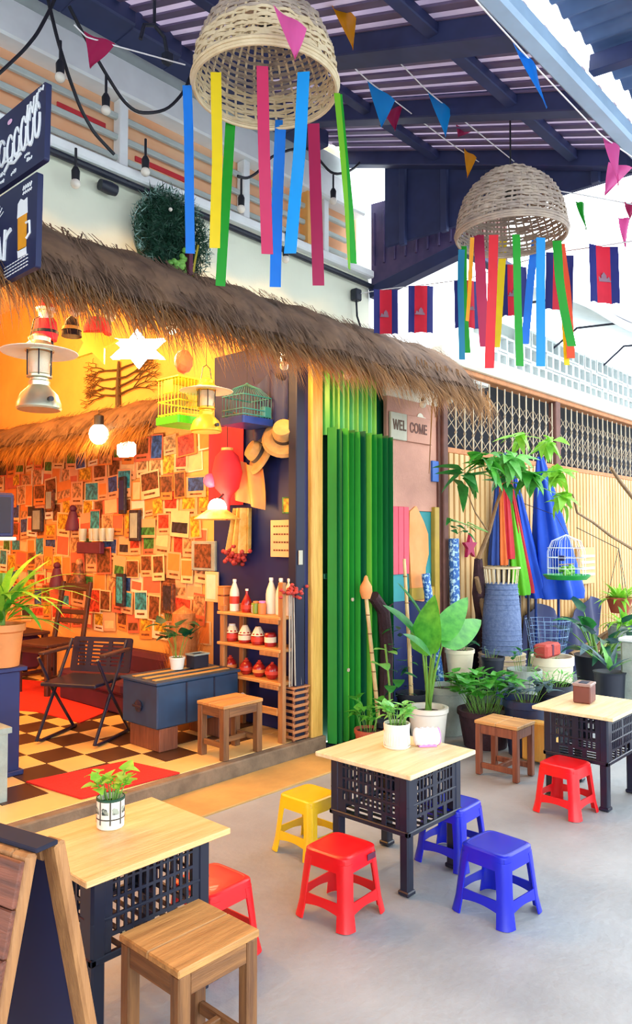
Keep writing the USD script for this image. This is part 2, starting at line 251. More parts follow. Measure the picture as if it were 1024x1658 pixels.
cf.w('step_edge', bb((-2.4, 3.55, -.02), (4.0, 3.625, .1), .008), 'slab_edge')
cf.w('front_strip', bb((-2.4, 3.626, .085), (4.0, 3.88, .1), .003), 'tile_light')
T0 = .26
for i in range(-6, 7):
    for j in range(-2, 19):
        x0, y0 = 2.34 + T0 * i, 4.40 + T0 * j
        if x0 > SW - .01 or y0 > 9.2 or x0 < .75: continue
        dark = (i + j) % 2 == 0
        cf.w('tile', bb((x0 + .002, y0 + .002, .08), (min(x0 + T0 - .002, SW), y0 + T0 - .002, .1 + rng.uniform(0, .0012)), .002), 'tile_dark' if dark else 'tile_light', smooth=False)
struct('wall_right', bb((SW, 3.66, -.02), (SW + .1, 9.3, 4.1), .002), 'cafe_side_plaster')
struct('wall_back', bb((-2.5, 9.2, -.02), (SW + .1, 9.3, 4.1), .002), 'cafe_plaster')
struct('wall_left', bb((-2.5, 3.62, -.02), (-2.4, 9.3, 4.1), .002), 'cafe_plaster')
cl_ = Thing('ceiling', None, None, kind='structure')
for x, y, z in ((1.9, 4.5, 3.3), (2.5, 6.4, 3.2), (.6, 6.0, 3.2)): cl_.w('added_lamp_socket', cat(lathe([(0, .075), (.03, .08), (.03, .14), (0, .15)], 12, (x, y, z)), tube([(x, y, z + .14), (x, y, 4.1)], .004, 5)), 'rail_grey')  # sockets and cords added to go with the unseen cafe lights
struct('ceiling', bb((-2.5, 3.74, 4.1), (SW + .1, 9.3, 4.2), .002), 'ceiling_paint')
# upper front: cream wall, ledge, pipe, orange upper storey with rails, white eaves beam
wf = Thing('wall_front', None, None, kind='structure')
wf.w('plaster_panel', bb((-5, 3.62, 2.96), (4.58, 3.74, 3.52), .003), 'cream_wall')
wf.w('plaster_panel', bb((4.58, 3.64, 2.96), (6.5, 3.76, 3.44), .003), 'white_wall')
wf.w('ledge', bb((-5, 3.56, 3.52), (4.58, 3.78, 3.58), .01), 'white_paint')
wf.w('upper_panel', bb((-5, 3.74, 3.58), (4.58, 3.82, 4.5), .003), 'orange_wall')
wf.w('eaves_beam', bb((-5, 3.62, 4.02), (4.55, 3.76, 4.22), .012), 'white_paint')
wf.w('eaves_beam', bb((-5, 3.68, 4.22), (4.55, 3.80, 4.42), .012), 'rail_grey')
for z in (3.66, 3.78, 3.90): wf.w('rail', bb((-5, 3.685, z), (4.4, 3.715, z + .035), .006), 'rail_grey')
for x in (1.1, 2.35, 3.3, 4.1): wf.w('rail_post', bb((x, 3.66, 3.58), (x + .055, 3.735, 4.02), .006), 'white_paint')
for x0, x1, z in ((1.62, 1.95, 3.615), (2.0, 2.3, 3.84), (1.45, 1.6, 3.95), (2.5, 2.9, 3.73), (3.5, 3.9, 3.62)): wf.w('red_stripe', bb((x0, 3.73, z), (x1, 3.742, z + .03), .003), 'red_paint')
pipe_pts = [A(-5, 3.57, 3.50), A(1.2, 3.57, 3.50), A(2.2, 3.57, 3.485), A(3.2, 3.57, 3.47), A(4.56, 3.57, 3.45)]
p_ = one('wall_pipe', tube(pipe_pts, .02, 10), 'pipe_black', 'long black pipe running along the top of the cream wall', 'pipe')
# market roof: corrugated sheets falling towards the street, rafters and purlins
def roof_z(y): return 4.42 + .348 * (y - 3.62)
rf = Thing('ceiling', None, None, kind='structure')
def corrugated(x0, x1, y0, y1, zf, pitch=.2, amp=.034):
    xs = np.arange(x0, x1, pitch / 6); ys = np.array([y0, (y0 + y1) / 2, y1]); X, Y = np.meshgrid(xs, ys, indexing='ij')
    Z = zf(Y) + amp * np.clip(1.6 * np.sin(X * 2 * PI / pitch), -1, 1); P = np.stack([X, Y, Z], -1)
    nx, ny = X.shape; u = lambda a, b: P.reshape(-1, 3)
    return shell(lambda a, b: P.reshape(-1, 3) + A(0, 0, .003), lambda a, b: P.reshape(-1, 3), nx, ny)
k = 0
for x0 in np.arange(-5, 4.3, .93):
    rf.w('roof_sheet', corrugated(x0, min(x0 + .96, 4.36), 1.42, 3.66, lambda y: roof_z(y) + .05 + (k % 2) * .004), 'roof_sheet', smooth=40); k += 1
for x, w_ in ((-2.2, .1), (-.3, .1), (1.25, .1), (2.84, .15), (3.55, .10), (4.30, .09)): rf.w('rafter', bar((x, 1.42, roof_z(1.42) - .03), (x, 3.60, roof_z(3.60) - .03), w_, .12, .006), 'rafter')
for x in np.arange(-1.0, 4.3, .105): rf.w('shade_strip', bar((x, 1.44, roof_z(1.44) + .012), (x, 3.6, roof_z(3.6) + .012), .05, .014, .002), 'shade_strip_mauve')  # dark strips added to draw the shaded bands of the corrugation
for y in (1.79, 2.75): rf.w('purlin', bb((-5, y, roof_z(y) - .05), (4.3, y + .06, roof_z(y) + .003), .005), 'rafter')
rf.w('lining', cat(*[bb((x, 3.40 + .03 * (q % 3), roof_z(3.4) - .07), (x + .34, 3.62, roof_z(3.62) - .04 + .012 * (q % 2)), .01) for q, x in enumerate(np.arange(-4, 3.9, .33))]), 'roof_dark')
rf.w('gutter', bb((-6, 1.35, 3.55), (6.2, 1.44, 3.64), .015), 'gutter')
rf.w('gable_sheet', Polygon and prism(Polygon([(1.45, 3.60), (3.3, 3.64), (3.3, roof_z(3.3)), (1.45, roof_z(1.45))]), .03, (4.37, 0, 0), (0, 1, 0), (0, 0, 1)), 'rafter')
for y in (1.7, 2.05, 2.4, 2.75, 3.1): rf.w('gable_stud', bb((4.335, y, 3.6), (4.37, y + .05, roof_z(y) - .02), .004), 'roof_dark')
for q, x0 in enumerate(np.arange(-6, 6.2, 1.02)): rf.w('clear_sheet', corrugated(x0, x0 + 1.04, -.9, 1.36, lambda y: 3.78 + .10 * (y - 1.36) + .004 * (q % 2), .12, .014), 'roof_clear', smooth=40)
for x in (-3, 0.5, 3.4, 6): rf.w('truss', bar((x, -.9, 3.48), (x, 1.36, 3.7), .06, .08), 'rafter')
for x in (-5.8, 6.1): rf.w('roof_post', bb((x - .05, -.85, 0), (x + .05, -.75, 3.48), .006), 'rafter')
# the grille shop to the right: dark room behind, grille bands, folding shutter, cornice, breeze blocks
gs = Thing('wall_front', None, None, kind='structure')
gs.w('gate_back_wall', bb((4.0, 3.70, 0), (5.56, 3.76, 3.0), .002), 'green_d')
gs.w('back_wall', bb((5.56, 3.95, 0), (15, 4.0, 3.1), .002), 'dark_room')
gs.w('cornice', bb((5.50, 3.52, 3.04), (15, 3.78, 3.19), .02), 'cornice')
gs.w('cornice_lip', bb((5.50, 3.57, 2.99), (15, 3.70, 3.04), .008), 'rusty_slat')
gs.w('corner_post', bb((5.545, 3.56, 0), (5.625, 3.66, 3.0), .008), 'brown_clad')
gs.w('mid_post', bb((7.82, 3.57, 2.26), (7.94, 3.66, 3.0), .008), 'brown_clad')
gs.w('grille_rail', bb((5.62, 3.59, 2.25), (15, 3.66, 2.30), .006), 'rusty_slat')
# lattice grille: upright bars and crossing laths
def grille(x0, x1, label):
    g = Thing('lattice_grille', label, 'grille', (x0, 3.60, 2.30)); w = x1 - x0; n = int(w / .142)
    xs = np.linspace(.02, w - .02, n)
    for x in xs: g.l('upright_bar', bx((x, 0, .335), (.016, .012, .67), .003), 'grille_steel')
    for i in range(n - 1):
        for lo in (0, 1):
            a, b = (xs[i], xs[i + 1]) if lo else (xs[i + 1], xs[i])
            zs = np.linspace(.02, .52, 5); pts = [A(a if q % 2 == 0 else b, -.012 if lo else .014, z) for q, z in enumerate(zs)]
            g.l('lath', cat(*[bar(p, q, .008, .005, .002, (0, 1, 0)) for p, q in zip(pts[:-1], pts[1:])]), 'lath_steel', smooth=False)
grille(5.64, 7.80, 'steel lattice grille between the brown corner post and the middle post, above the leafy branch')
grille(7.96, 10.9, 'steel lattice grille right of the middle post, running out of the frame')
sh = Thing('folding_shutter', 'cream ribbed folding shutter closing the shop right of the painted panel', 'shutter', (5.63, 3.60, 0))
x = 0.0; q = 0
while x < 7.5:
    sh.l('slat', prism(Polygon([(x, .01), (x + .016, .01), (x + .026, -.03), (x + .082, -.03), (x + .09, .01), (x + .09, .02), (x, .02)]), 2.24, (0, 0, .005)), 'shutter_cream', smooth=False); x += .09
# breeze blocks on the cornice
bl = Thing('breeze_block_wall', 'white breeze block parapet of open squares on top of the cornice', 'parapet', (6.2, 3.66, 3.19))
for r_ in range(3):
    for c_ in range(30):
        if r_ == 2 and c_ < 6: continue
        o = sbox(0, 0, .17, .17).difference(sbox(.024, .024, .146, .146)); jit = rng.uniform(-.008, .008)
        bl.l('block', prism(o, .1, (c_ * .176, .1 + jit, r_ * .176), (1, 0, 0), (0, 0, 1)), 'block_white', smooth=False)
bl.l('backing', bb((0, .14, 0), (5.3, .16, .55)), 'rail_grey')
# white canvas canopy behind the streamers, on struts
cv = Thing('canvas_canopy', 'white canvas canopy on thin dark struts above the breeze blocks', 'canopy', (6.0, 3.6, 3.6))
cv.l('canvas', sheet(lambda u, v: np.stack([.3 + u * 5.5, .3 - v * 1.05, .42 - .32 * v + .025 * np.sin(u * 16) * v + .25 * u], 1), 40, 10, .006), 'canvas_white')
cv.l('front_hem', sheet(lambda u, v: np.stack([.3 + u * 5.5, -.76 + 0 * u, .11 + .25 * u - .09 * v + .025 * np.sin(u * 16)], 1), 40, 3, .006), 'canvas_white')
for x in (.6, 2.0, 3.4, 4.8):
    cv.l('strut', tube([(x, .28, -.1), (x, -.2, .12 + .045 * x), (x, -.72, .08 + .045 * x)], .012, 6), 'metal_black')
cv.l('hem_pole', tube([(.3, -.745, .1), (5.8, -.745, .35)], .014, 6), 'metal_black')
# dark clad box awning that sticks out over the gate
aw = Thing('box_awning', 'dark purple box awning with a steel bottom beam sticking out over the green gate', 'awning', (4.6, 3.6, 3.45))
aw.w('side_panel', prism(Polygon([(2.78, 3.60), (3.6, 3.46), (3.6, 4.12), (2.78, 4.05)]), .05, (4.585, 0, 0), (0, 1, 0), (0, 0, 1)), 'purple_steel')
for y in np.arange(2.86, 3.56, .1): aw.w('rib', bb((4.570, y, 3.62), (4.587, y + .018, 4.04), .003), 'purple_steel')
aw.w('bottom_beam', bar((4.60, 2.76, 3.555), (4.60, 3.6, 3.41), .09, .09), 'dark_beam')
aw.w('front_panel', bb((4.64, 2.79, 3.62), (5.25, 2.83, 4.05), .004), 'brown_clad')
for x in np.arange(4.66, 5.24, .055): aw.w('slat', bb((x, 2.775, 3.62), (x + .035, 2.79, 4.04), .004), 'brown_clad')
aw.w('front_beam', bb((4.56, 2.74, 3.52), (5.27, 2.82, 3.62), .006), 'dark_beam')
# ------------------------------------------------------------------ thatch
def thatch(name, label, p0, p1, out, drop, n, mats, seed, z_top_th=.05, over=.22):
    """An eave from p0 to p1 (top edge on the wall): a solid bed of thatch and loose blades. out: horizontal unit vector away from the wall, scaled by the projection."""
    r = random.Random(seed); p0, p1, out = A(*p0), A(*p1), A(*out); L = np.linalg.norm(p1 - p0); d = (p1 - p0) / L; th = Thing(name, label, 'thatch', p0)
    fall = out - ZZ * drop
    nu = int(L / .06)
    bump = lambda u, k: .02 * np.sin(u * L * 9 + k) + .014 * np.sin(u * L * 23 + 2 * k)
    nrm = np.cross(d, fall); nrm /= np.linalg.norm(nrm); nrm = nrm if nrm[2] > 0 else -nrm
    def so(u, v): return p0 + np.outer(u * L, d) + np.outer(v * .9, fall) + np.outer(.035 + bump(u, 1) * .5 + .05 * np.sin(PI * np.clip(v, .02, 1)), nrm)
    def si(u, v): return p0 + np.outer(u * L, d) + np.outer(v * (.84 + bump(u, 3)), fall) - np.outer(.03 + .012 * np.sin(u * L * 17), nrm)
    th.w('thatch_bed', shell(so, si, nu, 8), mats[0])
    def blades(count, v0, v1, lmin, lmax, w, lift):
        g = np.random.default_rng(seed * 10 + int(lift)); R = lambda lo, hi: g.uniform(lo, hi, count)[:, None]; G = lambda m, s: g.normal(m, s, count)[:, None]
        unit = lambda a: a / np.linalg.norm(a, axis=1, keepdims=True)
        b = p0 + d * R(0, L) + fall * R(v0, v1) + nrm * (R(-.02, .075) if lift else R(-.03, .02)); ln = R(lmin, lmax)
        dr = unit(fall / np.linalg.norm(fall) + d * G(.12, .26) + nrm * G(0, .1)); side = unit(np.cross(dr, nrm)) * w * R(.6, 1.4)
        mid = b + dr * ln * .55; tip = mid + (dr * .7 - ZZ * R(.2, .8)) * ln * .5
        V = np.stack([b - side, b + side, mid - side * .8, mid + side * .8, tip], 1).reshape(-1, 3); k = np.arange(count)[:, None] * 5
        return trimesh.Trimesh(V, np.vstack([k + [0, 1, 3], k + [0, 3, 2], k + [2, 3, 4]]), process=False)
    th.w('thatch_cover', blades(n, -.05, .75, .15, .32, .004, True), mats[1], False, kind='stuff')
    th.w('thatch_fringe', blades(n, .55, .98, .1, over * 1.6, .0035, False), mats[2], False, kind='stuff')
    return th
thatch('thatch_awning', 'long shaggy brown thatch eave over the whole cafe front', (-1.2, 3.54, 3.02), (5.45, 3.54, 3.06), (0, -.40, 0), .40, 9000, ('thatch_top', 'thatch_top', 'thatch'), 3)
thatch('thatch_awning', 'low inner thatch eave on the poster wall inside the cafe', (SW - .08, 9.1, 2.68), (SW - .08, 4.95, 2.66), (-.40, 0, 0), .30, 4800, ('thatch_top', 'thatch_top', 'thatch_gold'), 5)
# loose hanging thatch strands at the right end
st = []
for _ in range(60):
    xx = rng.uniform(4.6, 6.3); p = A(xx, 3.2 + .33 * max(0, (xx - 5.3)), 2.86 - rng.uniform(0, .1)); ln = rng.uniform(.15, .45); dx = rng.gauss(0, .25)
    st.append(tube([p, p + A(dx * ln * .5, -.02, -ln * .5), p + A(dx * ln, -.02 + rng.uniform(-.03, .03), -ln)], [.004, .003, .001], 4))
for ends in (((5.08, 3.24, 2.85), (4.95, 3.28, 2.55), (4.93, 3.3, 2.0)), ((4.72, 3.2, 2.8), (4.9, 3.25, 2.6), (5.0, 3.28, 2.45))): st.append(tube(ends, [.008, .007, .003], 6))
one('thatch_strands', cat(*st), 'thatch', 'loose dry thatch strands hanging from the right end of the long eave', 'thatch', kind='stuff')
# ------------------------------------------------------------------ cafe door jamb, navy boards
struct('trim_1', bb((3.74, 3.60, .1), (3.83, 3.68, 2.75), .006), 'navy_dark')
struct('trim_2', bb((3.88, 3.58, 0), (4.0, 3.70, 2.9), .008), 'yellow_post')
struct('trim_3', bb((3.83, 3.62, .1), (3.885, 3.70, 2.9), .004), 'navy_board')
one('wall_board', bb((SW - .035, 3.72, .10), (SW - .005, 4.66, 2.95), .004), 'navy_board', 'navy blue backing board on the cafe side wall behind the bottle shelf', 'wall board')
# ------------------------------------------------------------------ green folding gate
gg = Thing('folding_gate', 'bright green concertina folding gate pushed back beside the cafe door', 'gate', (4.02, 3.56, 0))
gr = ['green_a', 'green_b', 'green_d', 'green_c', 'green_e', 'green_a', 'green_b',  'green_c', 'green_a', 'green_d', 'green_a', 'green_e', 'green_c', 'green_a', 'green_b', 'green_a', 'green_b', 'green_b', 'green_d', 'green_b', 'green_d', 'green_d']
for i in range(20):
    x = .005 + i * .034; z1 = 2.29 - .012 * (i % 3); dp = .07 + .02 * (i % 2)
    gg.l('slat', prism(Polygon([(x, 0), (x + .017, -dp), (x + .034, 0), (x + .031, .008), (x + .017, -dp + .018), (x + .003, .008)]), z1 - .04, (0, 0, .04)), gr[i], smooth=False)
for i in range(11):
    x = .0 + i * .055
    gg.l('upper_slat', prism(Polygon([(x, 0), (x + .027, -.045), (x + .055, 0), (x + .05, .006), (x + .027, -.035), (x + .005, .006)]), .62, (0, .045, 2.24)), 'green_c' if i < 2 else ('green_f' if i % 2 else 'green_e'), smooth=False)
gg.l('bottom_track', bb((0, -.08, 0), (.69, .05, .03)), 'navy_dark'); gg.l('back_rail', bb((0, .03, 1.2), (.68, .05, 1.24)), 'green_d')
for i, z in ((3, 1.05), (2, .55)): gg.l('rivet', lathe([(0, 0), (.014, 0), (.014, .008), (.006, .012), (0, .012)], 10).apply_transform(rotm(PI / 2, 0, 0)).apply_translation((.03 + i * .048, -.085, z)) , 'grille_steel')
# ------------------------------------------------------------------ painted panel wall
pw = Thing('painted_panel', 'faded pink and teal painted door panel between the green gate and the shutter', 'panel', (4.8, 3.62, 0))
pw.l('top_panel', bb((0, 0, 2.64), (.76, .04, 3.0)), 'cornice'); pw.l('upper_panel', bb((0, -.01, 1.72), (.74, .03, 2.64)), 'pink_panel')
pw.l('lower_panel', bb((0, 0, .0), (.76, .03, 1.72)), 'teal_panel'); pw.l('kick_panel', bb((.0, -.008, 0), (.76, .0, .98)), 'navy_board')
for q in range(3): pw.l('pink_strip', bb((.06 + q * .075, -.022, 1.2), (.13 + q * .075, -.002, 1.75), .003), 'pink_paint')
og = Polygon([(.34, 1.0), (.48, .98), (.5, 1.25), (.545, 1.36), (.54, 1.52), (.48, 1.62), (.38, 1.74), (.31, 1.7), (.30, 1.45), (.32, 1.2)]).buffer(.02)
pw.l('orange_leaf_shape', prism(og, .02, (0, -.002, 0), (1, 0, 0), (0, 0, 1)), 'orange_paint')
pw.l('side_frame', bb((.63, -.045, .0), (.70, .0, 1.76)), 'ochre_frame'); pw.l('mid_rail', bb((.30, -.035, .98), (.64, -.003, 1.08)), 'ochre_frame'); pw.l('side_strip', bb((.71, -.03, 0), (.75, 0, 2.64)), 'brown_clad')
pw.l('blue_patch', bb((.62, -.03, 1.98), (.72, -.009, 2.16), .003), 'blue_paint')
pw.l('white_patch', prism(Point(0, 0).buffer(.05).union(affinity.scale(Point(.05, -.01).buffer(.04), 1.4, .8)), .006, (.46, -.011, 2.5), (1, 0, 0), (0, 0, 1)), 'cornice')
ws = Thing('welcome_sign', 'worn WELCOME sign on the pink panel, half hidden by a thatch strand', 'sign', (4.81, 3.59, 2.29))
ws.l('plaque', bb((0, -.012, 0), (.22, .012, .22), .004), 'sign_grey'); ws.l('plaque', bb((.23, -.006, 0), (.60, .012, .22), .004), 'pink_panel', label='faded pink right half')
t_ = meshkit.text_mesh('WEL', .08, .004, True); t_.apply_scale((.78, 1, 1)); t_.apply_transform(rotm(PI / 2, 0, 0)); t_.apply_translation((.02, -.012, .08)); ws.l('lettering', t_, 'sign_ink')
t_ = meshkit.text_mesh('COME', .08, .004, True); t_.apply_scale((.78, 1, 1)); t_.apply_transform(rotm(PI / 2, 0, 0)); t_.apply_translation((.26, -.006, .08)); ws.l('lettering', t_, 'brown_clad')
# ------------------------------------------------------------------ plastic stools
def plastic_stool(color, label, loc, rotz, group=None):
    t = Thing('plastic_stool', label, 'stool', loc, rotz, group); mt = color; H_ = .262; HT, HB = .108, .135
    def P(th, h, ins=0.0):
        half = HT + (HB - HT) * (1 - h / H_) - ins; half = half + .006 * np.exp(-h / .018); c, s = np.cos(th), np.sin(th); k = 1 / (np.abs(c) ** 7 + np.abs(s) ** 7) ** (1 / 7)
        return np.stack([half * c * k, half * s * k, h], -1)
    def q2th(q, side): return side * PI / 2 + np.arctan(q)        # q in [-1,1] across one side, 0 = its middle
    def band(side, q0, q1, h0, h1, ins=0.0, nu=14, nv=5, th=.005):
        fq = lambda u, v: q0(h0(u) + v * (h1(u) - h0(u))) * (1 - u) + u * q1(h0(u) + v * (h1(u) - h0(u)))
        fh = lambda u, v: h0(u) + v * (h1(u) - h0(u))
        return shell(lambda u, v: P(q2th(fq(u, v), side), fh(u, v), ins), lambda u, v: P(q2th(fq(u, v), side), fh(u, v), ins + th), nu, nv)
    for s in range(4):                                            # a leg wraps round the corner between side s and s+1
        legs = []
        fl = lambda h: .38 + .20 * np.exp(-((h - .215) / .03) ** 2) + .05 * (1 - h / H_) - .0 * h
        z0, z1 = (lambda u: 0 * u), (lambda u: .238 + 0 * u)
        wl = lambda h: 1 - fl(h) * .9
        legs.append(band(s, wl, lambda h: 1 + 0 * h, z0, z1)); legs.append(band((s + 1) % 4, lambda h: -1 + 0 * h, lambda h: -wl(h), z0, z1))
        t.l('leg', cat(*legs), mt, 40)
        t.l('stretcher', band(s, lambda h: -.72 + 0 * h, lambda h: .72 + 0 * h, lambda u: .052 + .012 * np.sin(PI * u), lambda u: .098 + 0 * u, .0015), mt, 40)
        t.l('apron', band(s, lambda h: -.99 + 0 * h, lambda h: .99 + 0 * h, lambda u: .205 + .0 * u, lambda u: .258 + 0 * u, .0012), mt, 40)
    seat = lathe([(0, .2665), (.05, .2662), (.094, .2655), (.1015, .264), (.1075, .2595), (.1085, .252), (.1035, .252), (.101, .2575), (.05, .2585), (0, .2585)], 64, sq=7)
    s0 = t.l('seat', seat, mt, 35)
    t.l('seat_rim', lathe([(.088, .2655), (.092, .2668), (.096, .2655)], 64, sq=7), mt, 35, s0)
    return t
plastic_stool('red_plastic', 'bright red plastic stool with a small dark logo, in front of the middle table', (2.325, 1.99, 0), math.radians(3))
one('stool_logo', bx((2.385, 1.878, .232), (.05, .002, .024), .001), 'maroon', 'small dark maker mark on the apron of the red stool by the middle table', 'label')
plastic_stool('blue_plastic', 'bright blue plastic stool in the open at the right front of the middle table', (2.765, 1.535, 0), math.radians(-4))
plastic_stool('blue_plastic', 'blue plastic stool half hidden behind the right side of the middle crate table', (3.06, 1.93, 0), math.radians(2))
plastic_stool('yellow_plastic', 'yellow plastic stool half hidden behind the left side of the middle crate table', (2.69, 2.50, 0), math.radians(0))
plastic_stool('red_plastic', 'small red plastic stool in front of the far right table', (4.01, 1.80, 0), math.radians(-3))
plastic_stool('red_plastic', 'red plastic stool tucked behind the wooden stool at the left table', (1.785, 2.14, 0), math.radians(2))
# ------------------------------------------------------------------ crate tables
def crate_table(label, x0, y0, sx, sy, top_mat, z=.525):
    t = Thing('crate_table', label, 'table', ((x0 + sx / 2), (y0 + sy / 2), 0))
    t.l('tabletop', bx((0, 0, z - .010), (sx, sy, .020), .003), top_mat)
    hx, hy, b, T = sx / 2 - .055, sy / 2 - .055, .25, z - .021
    for (cx, cy) in ((-1, -1), (1, -1), (1, 1), (-1, 1)):
        t.l('corner_post', bx((cx * (hx - .018), cy * (hy - .018), (b + T) / 2), (.05, .05, T - b), .008), 'black_plastic')
        t.l('leg', cat(bx((cx * (hx - .022), cy * (hy - .022), b / 2), (.045, .045, b), .006), bx((cx * (hx - .022), cy * (hy - .022), .01), (.056, .056, .02), .005)), 'black_plastic')
    def side(w):
        p = sbox(0, 0, w, T - b); h = T - b; holes = []
        n = max(4, int((w - .06) / .0245)); dx = (w - .06) / n
        rows = [(.075, .115), (.125, .165), (.175, .215), (.222, h - .014)]
        for k in range(n):
            if k in (n // 2,) and n % 2: continue
            for lo, hi in rows: holes.append(sbox(.03 + k * dx + .005, lo, .03 + (k + 1) * dx - .005, hi))
        for k in range(0, n - 1, 3): holes.append(sbox(.03 + k * dx + .005, .022, .03 + (k + 2) * dx - .002, .058).buffer(.004))
        return p.difference(unary_union(holes))
    for sgn in (-1, 1):
        w = 2 * hx - .06; t.l('crate_side', prism(side(w), .006, (-w / 2, sgn * hy + .003, b), (1, 0, 0), (0, 0, 1)), 'black_plastic', False)
        w = 2 * hy - .06; t.l('crate_side', prism(side(w), .006, (sgn * hx - .003, -w / 2, b), (0, 1, 0), (0, 0, 1)), 'black_plastic', False)
    t.l('crate_rim', cat(*[bx((0, s * hy, b + .008), (2 * hx + .02, .02, .022), .004) for s in (-1, 1)], *[bx((s * hx, 0, b + .008), (.02, 2 * hy + .02, .022), .004) for s in (-1, 1)], *[bx((0, s * hy, b + .118), (2 * hx + .006, .012, .009), .003) for s in (-1, 1)], *[bx((s * hx, 0, b + .118), (.012, 2 * hy + .006, .009), .003) for s in (-1, 1)]), 'black_plastic')
    t.l('crate_floor', cat(*[bx((k * .05, 0, b + .003), (.02, 2 * hy - .02, .006), .002) for k in range(-3, 4)]), 'black_plastic')
    return t
crate_table('middle crate table with a pale plywood top, white herb pot and pink tissue pack', 2.545, 1.80, .515, .53, 'pale_top')
crate_table('left crate table with a golden plywood top and the patterned plant pot on it', 1.15, 1.93, .54, .45, 'pine')
crate_table('far right crate table with a pale top and a brown napkin box on it', 4.08, 1.56, .55, .47, 'pale_top')
# ------------------------------------------------------------------ wooden stools
def wooden_stool(label, x0, y0, w, d, z0, h, ms, leg=.036, low=.09, overhang=.004):
    t = Thing('wooden_stool', label, 'stool', (x0 + w / 2, y0 + d / 2, z0)); W, D = w / 2 - overhang, d / 2 - overhang; mt, mx, my, mz = ms
    n = 2
    for k in range(n): t.l('seat_plank', bx((0, -d / 2 + d * (k + .5) / n, h - .011), (w, d / n - .001, .022), .004), mt)
    for cx in (-1, 1):
        for cy in (-1, 1): t.l('leg', bx((cx * (W - leg / 2), cy * (D - leg / 2), (h - .022) / 2), (leg, leg, h - .022), .004), mz)
        t.l('apron', bx((cx * (W - .012), 0, h - .052), (.018, 2 * D - 2 * leg, .058), .003), my)
        t.l('stretcher', bx((cx * (W - leg / 2), 0, low), (.020, 2 * D - 2 * leg, .034), .003), my)
    for cy in (-1, 1): t.l('apron', bx((0, cy * (D - .012), h - .052), (2 * W - 2 * leg, .018, .058), .003), mx)
    t.l('stretcher', bx((0, 0, low), (2 * W - leg - .02, .022, .034), .003), mx)
    return t
wooden_stool('large wooden stool with a pale seat at the bottom edge, beside the signboard', 1.205, 1.575, .285, .275, 0, .39, ('top_wood_x', 'old_wood_x', 'old_wood_y', 'old_wood_z'), .04)
wooden_stool('rough wooden stool inside the cafe at the step, in front of the dark chest', 3.09, 3.60, .34, .27, .1, .345, ('top_wood_x', 'old_wood_x', 'old_wood_y', 'old_wood_z'), .046)
wooden_stool('reddish wooden stool among the potted plants behind the far red stool', 4.23, 2.20, .24, .30, 0, .34, ('top_wood_y', 'red_wood_z', 'red_wood_z', 'red_wood_z'), .036, .06)
one('wooden_block', bx((4.62, 1.44, .15), (.10, .22, .29), .012), 'old_wood_z', 'brown wooden block stool cut by the right edge of the photo', 'stool')
# ------------------------------------------------------------------ A-frame board
hd = math.radians(12.4)
af = Thing('a_frame_sign', 'wooden A-frame menu board at the lower left corner', 'sign', (.765, 1.43, 0), hd)       # local x: spread, local y: width away from the right-hand end
HA, SP, WA = .872, .215, .56
def fr(s, y0, y1, w0, w1, dep, off=0.0):
    """A rectangle on leaf s (+1 rear, -1 front): y range, along-slope range, thickness outwards."""
    top, bot = A(s * .02, 0, HA), A(s * SP, 0, 0); d = bot - top; L = np.linalg.norm(d); d = d / L; nrm = np.cross(d, [0, 1, 0]) * -s; nrm = nrm if nrm[0] * s > 0 else -nrm
    m = bx((0, 0, 0), ((w1 - w0), (y1 - y0), dep), .006); T = np.eye(4); T[:3, 0], T[:3, 1] = d, (0, 1, 0); T[:3, 2] = np.cross(d, (0, 1, 0)); T[:3, 3] = top + d * (w0 + w1) / 2 + A(0, (y0 + y1) / 2, 0) + nrm * (off + dep / 2); m.apply_transform(T); return m
LA = math.hypot(HA, SP - .02)
for s in (-1, 1):
    for y in (0, WA - .05): af.l('leg', fr(s, y, y + .05, 0, LA, .028), 'frame_wood')
    for w in (0.0, .62): af.l('cross_rail', fr(s, .05, WA - .05, w, w + .05, .024), 'frame_wood')
af.l('back_panel', fr(1, .05, WA - .05, .05, .62, .008, .008), 'chalkboard')
planks = [af.l('board_plank', fr(-1, .002, WA - .002, .012 + q * .088, .012 + q * .088 + .086, .012, .029), 'board_wood') for q in range(5)]
af.l('top_cap', bx((0, WA / 2, HA + .006), (.055, WA, .010), .004), 'fabric_black')
for (y0, y1, w0, w1) in ((.066, .20, .060, .125), (.060, .215, .19, .33), (.04, .19, .150, .154), (.25, .42, .12, .30), (.14, .30, .365, .41)):
    af.l('menu_patch', fr(-1, y0, y1, w0, w1, .0015, .042), 'chalk')
af.l('inner_sheet', fr(-1, .05, WA - .05, .05, .62, .006, -.002), 'navy_board')
# ------------------------------------------------------------------ things on the tables
def crop_plant(t, n, z0, h, r0, lmat, L=.05, W=.03, spread=.6, seed=1, stems=True, bend=.6, droop=0, smat='stem_green'):
    """Upright stems, each with leaves that are parts of their own."""
    q = random.Random(seed)
    for i in range(n):
        a = 2 * PI * i / n + q.uniform(-.4, .4); rr = r0 * q.uniform(.2, .9); b = A(rr * math.cos(a), rr * math.sin(a), z0); hh = h * q.uniform(.6, 1.05)
        tip = b + A(math.cos(a) * spread * hh * q.uniform(.3, 1), math.sin(a) * spread * hh * q.uniform(.3, 1), hh)
        sp0 = None
        if stems: sp0 = t.l('stem', tube([b, (b + tip) / 2 + A(0, 0, .1 * hh), tip], [.0022, .002, .0014], 5), smat)
        for k in range(q.choice((2, 3))):
            t.l('leaf', place(leaf(L * q.uniform(.7, 1.2), W * q.uniform(.8, 1.2), bend * q.uniform(.5, 1.3), .2), tip - A(0, 0, .012 * k), a + (k - .8) * 1.7 + q.uniform(-.4, .4), q.uniform(.0, .9) - droop), lmat, True, sp0)
